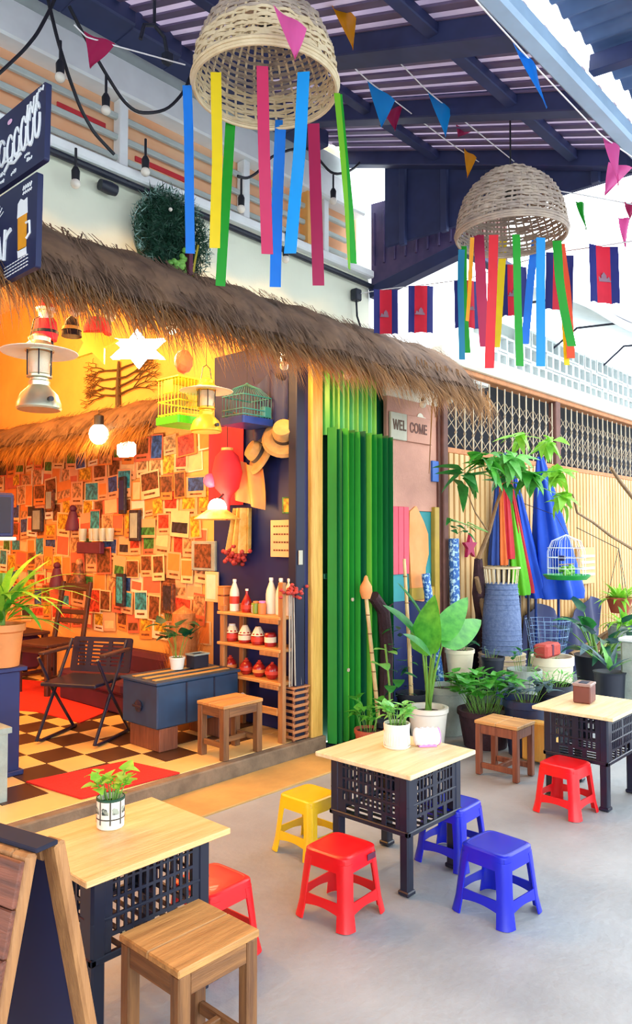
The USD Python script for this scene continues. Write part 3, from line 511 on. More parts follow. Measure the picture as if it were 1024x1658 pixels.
p = on_z(179, 1338, .526); pp = Thing('potted_plant', 'bright green plant in a white pot with dark pictures on the left table', 'plant', p)
pp.l('pot', lathe([(0, 0), (.041, 0), (.045, .004), (.046, .098), (.043, .100), (.041, .098), (.040, .075), (0, .075)], 40), 'pot_white'); pp.l('pot_rim', lathe([(.0452, .092), (.0475, .094), (.0475, .100), (.0440, .102)], 40), 'dark_green')
for i in range(8):
    a = i * PI / 4 + .2; c, s = math.cos(a), math.sin(a)
    pp.l('print_frame', place(bx((0, 0, 0), (.0012, .0045, .076), .0004), (.0463 * c, .0463 * s, .056), a), 'pot_line')
    a += PI / 8; c, s = math.cos(a), math.sin(a); g_ = Point(0, 0).buffer(.008).union(sbox(-.011, -.012, .011, -.002)).union(Point(-.006, .004).buffer(.006)).intersection(sbox(-.012, -.014, .012, .014))
    m = prism(g_, .0012); m.apply_transform(np.array([[0, 0, 1, 0], [1, 0, 0, 0], [0, 1, 0, 0], [0, 0, 0, 1.0]])); pp.l('print_picture', place(m, (.0450 * c, .0450 * s, .064), a), 'mural_print', False)
pp.l('print_band', lathe([(.0462, .034), (.0472, .034), (.0472, .0375), (.0462, .0375)], 40), 'pot_line'); pp.l('soil', lathe([(0, .082), (.041, .08)], 20), 'soil')
crop_plant(pp, 12, .08, .09, .032, 'leaf_c', .052, .05, .6, 4)
p = on_z(643, 1209, .526); pp = Thing('potted_plant', 'leafy green herb in a ribbed white pot with saucer on the middle table', 'plant', p)
pp.l('pot', lathe([(0, .004), (.05, .004), (.056, .012), (.062, .108), (.060, .112), (.056, .110), (.054, .085), (0, .085)], 40), 'pot_white')
pp.l('saucer', lathe([(0, 0), (.058, 0), (.064, .008), (.062, .011), (.056, .004), (0, .004)], 40), 'pot_white'); pp.l('soil', lathe([(0, .098), (.057, .096)], 24), 'soil')
pp.l('pot_rib', cat(*[place(bx((0, 0, 0), (.003, .003, .088), .001), (.0592 * math.cos(a), .0592 * math.sin(a), .06), a, .06) for a in np.linspace(0, 2 * PI, 30, False)]), 'pot_white')
crop_plant(pp, 22, .098, .095, .05, 'leaf_e', .06, .032, .6, 6)
p = on_z(691, 1207, .526); tp = Thing('tissue_pack', 'white and pink pack of tissues lying beside the white herb pot', 'tissue pack', p, math.radians(-40))
tp.l('wrapper', sheet(lambda u, v: np.stack([(u - .5) * .105, .042 * np.cos(v * 2 * PI) * (1 + .15 * np.sin(9 * u)), .042 + .042 * np.sin(v * 2 * PI) * (1 - .2 * np.abs(u - .5)) + .003 * np.sin(u * 26)], 1), 16, 28, .002), 'tissue_white')
tp.l('end_fold', ball((.056, 0, .042), .041, 2, (.25, 1, 1)), 'tissue_pink'); tp.l('bottom_fold', bx((.0, 0, .004), (.085, .06, .008), .003), 'tissue_pink'); tp.l('end_fold', ball((-.052, 0, .042), .041, 2, (.2, .95, .95)), 'tissue_white')
p = on_z(947, 1136, .526); nb = Thing('napkin_box', 'brown napkin box with a pale lid on the far right table', 'box', p, math.radians(8))
nb.l('box_body', bx((0, 0, .05), (.125, .10, .10), .006), 'brown_box'); nb.l('lid', bx((0, 0, .106), (.13, .105, .016), .006), 'box_lid'); nb.l('lid_opening', bx((0, 0, .1145), (.08, .05, .003), .001), 'navy_dark')
# ------------------------------------------------------------------ inside the cafe
ch = Thing('chest', 'long dark blue wooden chest with a round handle, two plant pots on it', 'chest', (2.92, 4.06, .1))
ch.l('body', bb((0, 0, .15), (.70, .40, .435), .008), 'chest_navy'); ch.l('lid', bb((-.012, -.012, .435), (.712, .412, .455), .005), 'chest_navy'); ch.l('lid_strip', cat(bb((.02, .05, .455), (.66, .09, .462), .003), bb((.02, .16, .455), (.66, .20, .462), .003), bb((.02, .28, .455), (.66, .32, .462), .003)), 'chest_top')
for x in (.23, .47): ch.l('panel_seam', bb((x, -.006, .16), (x + .012, .002, .43), .002), 'navy_dark')
ch.l('handle', cat(lathe([(0, 0), (.035, 0), (.04, .01), (.02, .018), (0, .018)], 20).apply_transform(rotm(0, -PI / 2, 0)).apply_translation((-.002, .2, .28)), bx((-.02, .2, .28), (.014, .10, .016), .005)), 'metal_black')
for x, m_ in ((.0, 'red_wood_z'), (.50, 'red_wood_z')): ch.l('foot_block', bb((x + .02, .0, 0), (x + .17, .34, .15), .006), m_)
def small_pot(name, label, p, r, h, pm, lm, n, ph, L, W, seed, taper=.8, spread=.5, z=0):
    t = Thing(name, label, 'plant', p); p0 = t.l('pot', lathe([(0, 0), (r * taper, 0), (r, h * .86), (r * 1.06, h * .87), (r * 1.06, h), (r * .96, h), (r * .9, h * .8), (0, h * .8)], 26), pm); t.l('soil', lathe([(0, h * .93), (r * .93, h * .9)], 18), 'soil', 35, p0)
    crop_plant(t, n, h * .9, ph, r * .7, lm, L, W, spread, seed); return t
small_pot('potted_plant', 'dark leafy plant in a white square pot on the blue chest', on_z(287, 1083, .562), .055, .085, 'pot_white', 'leaf_d', 8, .24, .12, .085, 11)
t = Thing('plant_pot', 'dark grey planter box on the blue chest, right of the white pot', 'pot', on_z(320, 1080, .562)); t.l('box', prism(sbox(-.065, -.045, .065, .045).difference(sbox(-.055, -.035, .055, .035)), .095), 'pot_black'); t.l('rim', prism(sbox(-.071, -.051, .071, .051).difference(sbox(-.056, -.036, .056, .036)), .012, (0, 0, .09)), 'pot_grey'); t.l('soil', bb((-.055, -.035, 0), (.055, .035, .075)), 'soil')
# folding armchair of black metal
ac = Thing('folding_chair', 'black metal folding armchair with a slotted backrest beside the blue chest', 'chair', (2.80, 4.76, .1), math.radians(-62))   # local: faces -y
ac.l('backrest', prism(sbox(-.22, 0, .22, .21).buffer(.02).difference(unary_union([sbox(x0, z, x1, z + .012) for z in np.arange(.025, .2, .027) for x0, x1 in ((-.19, -.12), (-.08, .05), (.08, .19))])), .012, (0, .22, .44), (1, 0, 0), (0, .22, .975)), 'metal_black', False)
ac.l('seat', bx((0, 0, .40), (.42, .40, .025), .008), 'metal_black')
for s in (-1, 1):
    ac.l('front_leg', tube([(s * .22, .20, .66), (s * .22, .02, .38), (s * .22, -.22, .02), (s * .22, -.16, .012), (s * .22, .26, .012)], .012, 8), 'metal_black'); ac.l('rear_leg', tube([(s * .225, -.20, .58), (s * .225, -.05, .36), (s * .225, .24, .012)], .011, 8), 'metal_black')
    ac.l('armrest', bx((s * .235, 0.02, .60), (.045, .36, .022), .008), 'dark_wood_x')
# tall dark chair
hc = Thing('dining_chair', 'tall dark wooden chair with a ladder back on the red carpet', 'chair', (3.44, 6.42, .1), math.radians(-78))
for s in (-1, 1):
    hc.l('leg', bx((s * .19, -.19, .21), (.045, .045, .42), .005), 'dark_wood_z'); hc.l('leg', bar((s * .19, .2, 0), (s * .19, .2, .44), .045, .04, .005, (0, 1, 0)), 'dark_wood_z')
    hc.l('back_post', bar((s * .19, .2, .44), (s * .18, .30, .98), .042, .035, .005, (0, 1, 0)), 'dark_wood_z')
    hc.l('stretcher', bx((s * .19, 0, .16), (.022, .36, .03)), 'dark_wood_z')
for z in (.62, .70, .93): hc.l('back_rail', bx((0, .2 + .1 * (z - .44) / .54, z), (.35, .02, .045 if z < .9 else .07), .004, (-.18, 0, 0)), 'dark_wood_x')
hc.l('seat', bx((0, 0, .445), (.46, .46, .03), .008), 'dark_wood_x'); hc.l('apron', bx((0, -.19, .40), (.34, .02, .06)), 'dark_wood_x')
# low table / bench with maroon cloth left of it, cushions
lt = Thing('low_table', 'low dark table with a maroon cloth behind the tall dark chair', 'table', (3.55, 7.35, .1)); lt.l('tabletop', bx((0, 0, .44), (.5, .5, .03), .006), 'dark_wood_x')
for cx in (-1, 1):
    for cy in (-1, 1): lt.l('leg', bx((cx * .21, cy * .21, .215), (.05, .05, .43), .004), 'dark_wood_z')
lt.l('cloth', bx((0, 0, .25), (.37, .37, .34), .03), 'maroon_cloth')
lt2 = Thing('sofa', 'low dark maroon bench seat along the poster wall behind the armchair', 'sofa', (3.62, 5.58, .1))
lt2.l('base', bb((-.28, -.5, 0), (.26, .5, .16), .02), 'maroon_cloth'); lt2.l('seat_cushion', bb((-.3, -.5, .16), (.1, 0, .26), .04), 'maroon_cloth'); lt2.l('seat_cushion', bb((-.3, .01, .16), (.1, .5, .26), .04), 'maroon_cloth'); lt2.l('back', bb((.1, -.5, .16), (.26, .5, .42), .04), 'maroon_cloth')
def rug(label, poly, z=.1022):
    pg = Polygon(poly).buffer(.01).buffer(-.004); t = one('carpet', prism(pg, .008, (0, 0, z)), 'red_carpet', label, 'carpet', smooth=False); return t
rug('big red carpet under the tall dark chair in the cafe', [tuple(on_z(a, b, .1)[:2]) for a, b in ((-60, 1140), (0, 1148), (60, 1153), (130, 1171), (180, 1150), (200, 1128), (150, 1112), (-80, 1092))])
rug('red door mat on the checkered tiles near the step', [(2.08, 4.13), (2.68, 4.05), (2.76, 3.62), (2.15, 3.66)])
# ------------------------------------------------------------------ bottle shelf (against the side wall, open to the left)
sx0, sx1, sy0, sy1 = 3.63, 3.85, 3.62, 4.30
bs = Thing('bottle_shelf', 'open wooden shelf with three boards of bottles and jars by the cafe door', 'shelf', (sx0, sy0, .1))
for (x, y, h) in ((0, 0, 1.09), (.19, 0, 1.05), (0, .61, .90), (.19, .61, .90)): bs.l('post', bb((x, y, 0), (x + .035, y + .05, h), .004), 'post_wood')
SZ = (.385, .61, .833)
for z in SZ: bs.l('shelf_board', bb((-.012, .02, z), (.225, .68, z + .022), .004), 'shelf_wood_y'); bs.l('bracket', bb((-.014, .03, z - .03), (.0, .22, z), .003), 'post_wood')
bs.l('low_rail', bb((-.005, .05, .18), (.015, .61, .23), .004), 'shelf_wood_y')
def bottle(name, label, catg, y, row, prof, mt, cap=None, lab=None, group=None, n=22, x=None, sc=1.0):
    p = A(sx0 + (.075 if x is None else x), y, .1 + SZ[row] + .0225); t = Thing(name, label, catg, p, 0, group); pr = [(r * sc, z * sc) for r, z in prof]; b0 = t.l('body', lathe(pr, n), mt)
    if cap: m_, r, z, h = cap; t.l('cap', lathe([(0, (z + h) * sc), (r * .9 * sc, (z + h) * sc), (r * sc, (z + h * .8) * sc), (r * sc, z * sc), (0, z * sc)], 18), m_)
    if lab: m_, r, z0, z1 = lab; t.l('label', lathe([(r * .98 * sc, z0 * sc), (r * sc + .001, z0 * sc), (r * sc + .001, z1 * sc), (r * .98 * sc, z1 * sc)], n), m_, 35, b0)
    return t
BOT = [(0, 0), (.036, 0), (.039, .006), (.039, .14), (.034, .17), (.018, .215), (.014, .225), (.014, .24), (0, .24)]
JUG = [(0, 0), (.042, 0), (.05, .01), (.052, .05), (.048, .08), (.03, .105), (.024, .112), (.024, .122), (0, .122)]
JAR = [(0, 0), (.03, 0), (.048, .02), (.054, .05), (.046, .082), (.028, .1), (.022, .106), (0, .106)]
def py_(px, py): return on_x(px, py, sx0 + .075)[1]
bx_ = Thing('tin', 'square orange brown tin at the far left end of the top shelf board', 'tin', (sx0 + .07, py_(365, 985), .1 + SZ[2] + .0225)); bx_.l('body', bb((-.04, -.035, 0), (.04, .035, .17), .004), 'tin_orange'); bx_.l('band', bb((-.0415, -.0365, .105), (.0415, .0365, .118), .002), 'print_brown'); bx_.l('lid', bb((-.042, -.037, .17), (.042, .037, .18), .003), 'tin_orange')
bottle('bottle', 'tall cream bottle with a red diamond label on the top shelf board', 'bottle', py_(380, 988), 2, BOT, 'bottle_white', ('cap_white', .016, .235, .02), ('label_red', .0395, .06, .12), sc=.92)
bottle('bottle', 'round dark red bottle with a thin neck in the middle of the top shelf board', 'bottle', py_(400, 988), 2, [(0, 0), (.036, 0), (.042, .02), (.04, .07), (.02, .11), (.01, .13), (.01, .16), (0, .16)], 'jam_red', ('cap_white', .012, .155, .015), ('label_red', .0425, .025, .055))
bottle('jar', 'small clear jar with green lid beside the round red bottle', 'jar', py_(412, 988), 2, [(0, 0), (.022, 0), (.024, .01), (.024, .055), (.02, .06), (0, .06)], 'glass_bottle', ('pickle_green', .022, .06, .012))
bottle('jar', 'small yellow green jar in front of the three white bottles', 'jar', py_(419, 990), 2, [(0, 0), (.022, 0), (.024, .01), (.024, .065), (.02, .075), (0, .075)], 'pickle_green', ('tin_orange', .022, .075, .014), x=.05)
bottle('jar', 'small orange jar with pink lid in front of the three white bottles', 'jar', py_(429, 991), 2, [(0, 0), (.026, 0), (.028, .01), (.028, .07), (.022, .08), (0, .08)], 'tin_orange', ('tissue_pink', .024, .08, .014), x=.05)
for px, lb in ((432, 'tall white bottle, left one of the three at the door end of the top shelf'), (448, 'tall white bottle, middle one of the three at the door end of the top shelf'), (464, 'tall white bottle, right one of the three at the door end of the top shelf')):
    bottle('bottle', lb, 'bottle', max(py_(px, 985), sy0 + .055), 2, BOT, 'bottle_white', ('cap_white', .016, .235, .022), x=.12, group='three white bottles on the top shelf')
for i, (px, nm) in enumerate(((376, 'leftmost, narrow'), (397, 'second from the left'), (418, 'third from the left'), (438, 'rightmost, clear sided'))):
    t = bottle('jar', 'red preserve jar with cloth cap on the middle shelf board, %s' % nm, 'jar', py_(px, 1040), 1, JUG if i != 3 else [(0, 0), (.04, 0), (.044, .01), (.044, .09), (.036, .1), (0, .1)], 'jam_red', ('cap_white', .026, .12, .015) if i == 0 else None, ('label_red' if i != 1 else 'cloth_cream', .0525, .025, .06) if i != 3 else ('cloth_cream', .0445, .03, .07), 'red jars on the middle shelf board', sc=.95)
    if i < 3: t.l('cloth_cap', lathe([(0, .128), (.018, .128), (.026, .115), (.05, .07), (.053, .066), (.05, .064), (.024, .1), (0, .11)], 9), 'cloth_cream', False)
for i, (px, nm) in enumerate(((373, 'leftmost, above the blue chest'), (399, 'second from the left'), (420, 'third from the left, tilted label'), (441, 'rightmost, largest'))):
    t = bottle('jar', 'round red jar on the lowest shelf board, %s' % nm, 'jar', py_(px, 1095), 0, JAR, 'jam_red', None, ('label_red' if i % 2 else 'paper_orange', .0535, .035, .06), 'round red jars on the lowest shelf board', sc=.9 + .06 * (i == 3))
    t.l('tie', lathe([(0, .118), (.012, .116), (.010, .108), (.022, .098), (.02, .094), (0, .1)], 9), 'label_red')
pl = Thing('plate', 'small white plate leaning under the shelf', 'plate', (3.60, 3.98, .36)); pl.l('disc', lathe([(0, 0), (.03, 0), (.042, .006), (.042, .009), (.03, .004), (0, .004)], 24).apply_transform(rotm(0, -PI / 2, 0)), 'cap_white'); pl.l('foot', lathe([(0, -.004), (.02, -.004), (.02, 0), (0, 0)], 16).apply_transform(rotm(0, -PI / 2, 0)), 'cap_white')
# pallet crates, sticks with red flowers, straw broom
pc = Thing('crate_stack', 'small slatted wooden crate tower at the step beside the shelf', 'crate', (3.70, 3.585, .1))
for q in range(8):
    z = .012 + q * .044
    pc.l('slat', bb((0, 0, z), (.15, .012, z + .02), .003), 'rusty_slat'); pc.l('slat', bb((-.006, 0, z + .01), (.006, .11, z + .03), .003), 'rusty_slat'); pc.l('slat', bb((.144, 0, z + .01), (.156, .11, z + .03), .003), 'rusty_slat')
for x, y in ((.006, .006), (.13, .006), (.006, .1), (.13, .1)): pc.l('corner_post', bb((x, y, 0), (x + .018, y + .018, .36), .003), 'red_wood_z')
pc.l('top_board', bb((-.01, -.008, .36), (.16, .12, .372), .004), 'rusty_slat')
sk = Thing('stick_bundle', 'bundle of pale sticks topped with dried red flowers behind the shelf post', 'sticks', (3.66, 3.585, .48))
for q in range(5): sk.l('stick', tube([(.02 + q * .028, .02 + .006 * (q % 2), 0), (.025 + q * .024, .025, .3), (.03 + q * .02, .03, .62)], .006, 6), 'stick_grey')
fl = [ball((.06 + rng.gauss(0, .045), .02 + rng.gauss(0, .025), .64 + rng.gauss(0, .022)), .015, 1, (1, 1, .8)) for _ in range(46)]
sk.l('flower_head', cat(*fl), 'flower_red', kind='stuff')
sb = Thing('straw_bundle', 'bristly orange straw bundle standing between the poster wall and the shelf', 'straw', (3.70, 4.80, .1))
def bristles(n, r, h, seed):
    q = random.Random(seed); V, Fc = [], []
    for _ in range(n):
        a = q.random() * 2 * PI; b = A(math.cos(a), math.sin(a), 0) * r * q.random() * .7 + A(0, 0, q.uniform(0, h * .6)); d = A(math.cos(a) * q.uniform(0, .5), math.sin(a) * q.uniform(0, .5), 1); tip = b + d * h * q.uniform(.25, .5); s = A(-math.sin(a), math.cos(a), 0) * .003; k = len(V); V += [b - s, b + s, tip]; Fc.append((k, k + 1, k + 2))
    return trimesh.Trimesh(V, Fc, process=False)
sb.l('straw', bristles(2600, .12, .85, 3), 'straw', False, kind='stuff'); sb.l('core', lathe([(0, 0), (.1, 0), (.12, .4), (.09, .8), (0, .86)], 16), 'straw')
fb = Thing('flower_bunch', 'bunch of dried red flowers hanging beside the gold cloth above the shelf', 'flowers', (3.80, 4.30, 1.36)); fb.l('blossoms', cat(*[ball((rng.gauss(0, .04), rng.gauss(0, .06), rng.gauss(0, .035)), .018, 1) for _ in range(45)]), 'flower_red', kind='stuff'); fb.l('stalk', tube([(.03, .02, 0), (.06, .1, .2)], .006, 5), 'stem_brown')
# ------------------------------------------------------------------ poster wall
PAP = ['paper_cream', 'paper_cream', 'paper_peach', 'paper_orange', 'paper_peach', 'paper_rose', 'paper_white', 'paper_orange', 'paper_peach']; PRT = ['print_red', 'print_dark', 'print_brown', 'print_teal', 'print_green', 'print_gold', 'print_tan', 'print_blue', 'paper_rose', 'print_brown', 'paper_orange', 'print_tan', 'print_gold', 'paper_peach', 'paper_cream', 'paper_orange', 'paper_rose', 'paper_cream', 'print_tan']
NAM = dict(paper_cream='cream', paper_orange='orange', paper_peach='peach', paper_rose='rose', paper_white='white', print_red='red', print_dark='black', print_brown='brown', print_teal='teal', print_green='green', print_gold='gold', print_tan='tan', print_blue='blue')
ORD = ['first', 'second', 'third', 'fourth', 'fifth', 'sixth', 'seventh', 'eighth', 'ninth', 'tenth', 'eleventh', 'twelfth', 'thirteenth', 'fourteenth', 'fifteenth', 'sixteenth', 'seventeenth', 'eighteenth', 'nineteenth', 'twentieth', 'twenty-first', 'twenty-second', 'twenty-third', 'twenty-fourth', 'twenty-fifth']
for r_ in range(10):
    z = .62 + r_ * .175; y = 4.72 + .06 * (r_ % 3); c_ = 0
    while y < 8.6:
        w, h = rng.choice((rng.uniform(.15, .2), rng.uniform(.17, .28))), rng.uniform(.16, .26); pa, pr = rng.choice(PAP), rng.choice(PRT)
        if NAM[pa] == NAM[pr]: pr = 'print_brown'
        lb = '%s print with %s picture, poster wall row %s from floor, %s from door' % (NAM[pa], NAM[pr], ORD[r_], ORD[c_])
        tl = rng.uniform(-.09, .09); z_ = rng.uniform(-.03, .03); xo = .0062 * (c_ % 2 + 2 * (r_ % 2)) + .0006 * (c_ % 5); t = Thing('poster', lb, 'poster', (SW - .004 - xo, y + w / 2, z + z_ + h / 2), 0, 'small prints covering the cafe side wall')
        s0 = t.l('sheet', bx((-.0015, 0, 0), (.003, w, h), .001, (tl, 0, 0)), pa, False); k = rng.random()
        ph, pz = (h * .62, h * .12) if k < .5 else (h * .88, 0) if k < .85 else (h * .4, -h * .15)
        t.l('picture', bx((-.0036, 0, pz), (.0016, w * rng.uniform(.7, .92), ph), .0005, (tl, 0, 0)), pr, False, s0)
        if k < .5: t.l('caption', bx((-.0036, 0, -h * .34), (.0014, w * .6, h * .07), .0004, (tl, 0, 0)), 'print_brown', False, s0)
        y += w + rng.uniform(-.02, .03); c_ += 1
def wall_item(name, label, catg, px, py, w, h, mt, inner=None, dep=.03, x=SW - .032):
    p = on_x(px, py, x); t = Thing(name, label, catg, (x, p[1], p[2])); t.l('body', bx((-dep / 2, 0, 0), (dep, w, h), .006), mt)
    if inner: t.l('face', bx((-dep - .001, 0, 0), (.003, w * .7, h * .8), .001), inner)
    return t
wall_item('wall_sign', 'long dark maroon plank sign on the poster wall above the tall chair', 'sign', 150, 887, .42, .11, 'maroon', None, .05, SW - .05)
wall_item('picture_frame', 'tall narrow black frame high on the poster wall', 'picture', 201, 802, .10, .34, 'print_dark', 'navy_board')
wall_item('picture_frame', 'black framed picture right of the narrow black frame', 'picture', 221, 851, .16, .28, 'print_dark', 'pot_grey')
wall_item('picture_frame', 'dark frame with a pale photo left of the red figure on the poster wall', 'picture', 63, 842, .22, .25, 'print_dark', 'pot_grey')
wall_item('picture_frame', 'small dark framed photo above the dark frame at the left of the poster wall', 'picture', 83, 810, .16, .22, 'print_brown', 'pot_grey')
wall_item('picture_frame', 'grey green photo frame below the glowing lamp near the door', 'picture', 333, 900, .30, .24, 'pot_grey', 'print_brown')
wall_item('picture_frame', 'blue tinted picture low on the poster wall behind the armchair', 'picture', 198, 955, .14, .30, 'print_dark', 'print_teal')
wall_item('picture_frame', 'brown frame with a dark picture above the straw bundle', 'picture', 275, 968, .16, .26, 'print_brown', 'print_dark')
wall_item('picture_frame', 'slanted cream sheet pinned beside the straw bundle', 'picture', 345, 950, .16, .24, 'paper_cream', 'paper_white', .02, SW - .06)
wall_item('menu_poster', 'yellowish poster with lines of brown writing beside the door post', 'poster', 457, 872, .22, .27, 'menu_paper', None, .012, SW - .055)
for q in range(4):
    p = on_x(457, 852 + q * 13, SW - .068); one('poster_line', cat(*[bx((p[0], p[1] + o, p[2]), (.002, .02, .012), .0006) for o in np.linspace(-.08, .08, 7)]), 'print_brown', 'line of brown writing on the yellowish poster, %s from the top' % ORD[q], 'lettering')
wall_item('picture_frame', 'small green and yellow print above the yellowish poster', 'picture', 469, 818, .13, .12, 'print_green', 'print_gold', .012, SW - .055)
# figures of bottles / dolls in front of the wall
for px, py, mt, lb in ((118, 838, 'maroon', 'dark red bell shaped figure hanging on the poster wall'), (92, 930, 'maroon', 'maroon figure on the poster wall behind the palm leaves'), (128, 925, 'print_brown', 'brown figure on the poster wall left of the ladder back chair')):
    p = on_x(px, py, SW - .06); t = Thing('figurine', lb, 'figure', p); t.l('body', lathe([(0, -.13), (.07, -.13), (.075, -.1), (.05, .0), (.035, .06), (0, .07)], 18), mt); t.l('head', ball((0, 0, .09), .035, 2), 'print_tan' if mt == 'print_brown' else mt)
# row of glasses / jars on the plank sign
for q, px in enumerate((134, 150, 156, 167, 178)):
    p = on_x(px, 876, SW - .075); t = Thing('glass', 'glass standing on the maroon plank sign, %s from the left' % ORD[q], 'glass', p, 0, 'glasses on the maroon plank'); t.l('bowl', lathe([(0, 0), (.03, 0), (.036, .02), (.04, .12), (.038, .12), (.032, .02), (0, .012)], 16), 'glass_bottle'); t.l('foot_rim', lathe([(0, -.001), (.033, -.001), (.033, .006), (0, .006)], 16), 'paper_white')
# ------------------------------------------------------------------ hanging in the cafe front
def lantern(label, p, s, body, shade, hook_z):
    t = Thing('hurricane_lantern', label, 'lantern', p); L = lambda pr: [(r * s, z * s) for r, z in pr]
    t.l('tank', lathe(L([(0, 0), (.098, 0), (.104, .008), (.102, .03), (.085, .075), (.055, .105), (.048, .115), (.05, .135), (.044, .14), (.044, .15), (0, .15)]), 32), body)
    t.l('burner', lathe(L([(.04, .15), (.058, .155), (.06, .165), (.05, .172), (0, .172)]), 24), body)
    t.l('glass_chimney', lathe(L([(.05, .172), (.054, .2), (.056, .25), (.05, .275), (.048, .275), (.052, .25), (.05, .2), (.046, .172)]), 24), 'lantern_glass')
    t.l('mantle', ball((0, 0, .22 * s), .022 * s, 2, (1, 1, 1.5)), 'shade_white')
    for k in range(6):
        a = k * PI / 3; t.l('guard_rod', tube([(.06 * s * math.cos(a), .06 * s * math.sin(a), .16 * s), (.062 * s * math.cos(a), .062 * s * math.sin(a), .28 * s)], .003, 5), 'lantern_dark')
    t.l('shade', lathe(L([(.05, .285), (.10, .287), (.175, .272), (.178, .275), (.10, .297), (.05, .305)]), 36), shade)
    t.l('hood', lathe(L([(0, .28), (.066, .28), (.07, .29), (.066, .31), (.05, .325), (.052, .345), (.03, .36), (0, .362)]), 24), 'lantern_dark' if s > 1.05 else body)
    t.l('bail', tube([(-.05 * s, 0, .33 * s), (-.03 * s, 0, .43 * s), (0, 0, .45 * s), (.03 * s, 0, .43 * s), (.05 * s, 0, .33 * s)], .003, 5), 'lantern_dark')
    t.l('hanger', tube([(0, 0, .45 * s), (0, 0, hook_z - p[2])], .002, 4), 'cable_black'); t.l('valve', lathe([(0, 0), (.012, 0), (.012, .02), (0, .02)], 10).apply_transform(rotm(PI / 2, 0, 0)).apply_translation((0, -.1 * s, .04 * s)), 'lantern_dark'); return t
p = on_y(63, 664, 3.36); lantern('big metal pressure lantern with a wide shade hanging at the left of the cafe front', p, 1.0, 'lantern_metal', 'shade_white', 2.78)
p = on_y(334, 700, 3.80); lantern('yellow pressure lantern with a white shade hanging between the two bird cages', p, .98, 'lantern_gold', 'shade_white', 2.95)
def cage(label, p, w, d, h, bars, base, dome_=False, top=2.95):
    t = Thing('bird_cage', label, 'bird cage', p); t.l('tray', prism(sbox(-w / 2, -d / 2, w / 2, d / 2).buffer(.015), .05), base)
    for z in (.06, h * .5, h): t.l('hoop', prism(sbox(-w / 2, -d / 2, w / 2, d / 2).buffer(.004).difference(sbox(-w / 2, -d / 2, w / 2, d / 2).buffer(-.006)), .008, (0, 0, z)), bars)
    q = [(x, s * d / 2) for x in np.linspace(-w / 2, w / 2, 11) for s in (-1, 1)] + [(s * w / 2, y) for y in np.linspace(-d / 2, d / 2, 7)[1:-1] for s in (-1, 1)]
    t.l('bars', cat(*[tube([(x, y, .05), (x, y, h)] + ([(x * .55, y * .55, h + .07), (x * .1, y * .1, h + .1)] if dome_ else []), .0025, 4) for x, y in q]), bars, kind='stuff')
    if not dome_: t.l('roof', bx((0, 0, h + .006), (w + .02, d + .02, .012), .004), bars)
    else: t.l('finial', ball((0, 0, h + .1), .014, 1), bars)
    t.l('perch', tube([(-w / 2, 0, h * .4), (w / 2, 0, h * .4)], .005, 6), 'branch'); t.l('hanger', tube([(0, 0, h + (.1 if dome_ else .01)), (0, 0, top - p[2])], .002, 4), 'cable_black'); return t
p = on_y(298, 690, 4.05); cg = cage('yellow bird cage with a lime green tray, left of the yellow lantern', p, .26, .22, .30, 'cage_yellow', 'tray_lime'); cg.l('door_panel', bx((-.13, 0, .25), (.008, .1, .09), .003), 'cage_yellow')
p = on_y(400, 690, 3.98); cg = cage('domed teal bird cage with a dark blue tray, right of the yellow lantern', p, .27, .22, .20, 'cage_teal', 'tray_blue', True); cg.l('side_cup', bx((.1, -.09, .1), (.07, .05, .08), .008), 'cage_teal')
# star lamp (lit), bulbs (lit) and their light
def star(R, r, n=5, d=.05, rot=PI / 2): return Polygon([((R if i % 2 == 0 else r) * math.cos(rot + i * PI / n), (R if i % 2 == 0 else r) * math.sin(rot + i * PI / n)) for i in range(2 * n)])
p = on_y(230, 566, 4.2); sl = Thing('star_lamp', 'glowing white star lamp hanging under the thatch', 'lamp', p)
sl.l('star_shade', prism(affinity.scale(star(.17, .09, 6), 1.2, .75), .07, (0, .03, 0), tuple(RT), (0, 0, 1)), 'star_glow', False); sl.l('cord', tube([(0, 0, .1), (0, 0, 2.98 - p[2])], .004, 5), 'cable_black'); sl.l('ceiling_cap', lathe([(0, .16), (.03, .16), (.035, .2), (0, .2)], 14), 'lantern_dark')
sphere_lamp('star_lamp_light', p + A(-.05, -.25, -.05), .08, 80, (1, .66, .30))
def bulb_lamp(label, p, r, power, cord_top, lit=True, cat_='lamp', name='pendant_bulb'):
    t = Thing(name, label, cat_, p); t.l('globe', ball((0, 0, 0), r, 2, (1, 1, 1.1)), 'bulb_glow' if lit else 'bulb_off'); t.l('socket', lathe([(0, r * .8), (r * .5, r * .85), (r * .5, r * 1.9), (r * .2, r * 2.1), (0, r * 2.1)], 12), 'lantern_dark'); t.l('cord', tube([(0, 0, r * 2), (0, 0, max(cord_top - p[2], r * 2.5))], .003, 5), 'cable_black'); return t
p = on_x(160, 703, 3.36); bulb_lamp('glowing round bulb below the inner thatch of the poster wall', p, .08, 0, 2.5); sphere_lamp('wall_bulb_light', p + A(-.22, 0, 0), .06, 70, WARM)
p = on_x(205, 728, 3.55); sl = Thing('paper_lamp', 'small glowing yellow paper lamp right of the round bulb', 'lamp', p); sl.l('shade', bx((0, 0, 0), (.1, .18, .12), .03), 'bulb_glow'); sl.l('cord', tube([(0, 0, .05), (0, 0, .3)], .003, 5), 'cable_black')
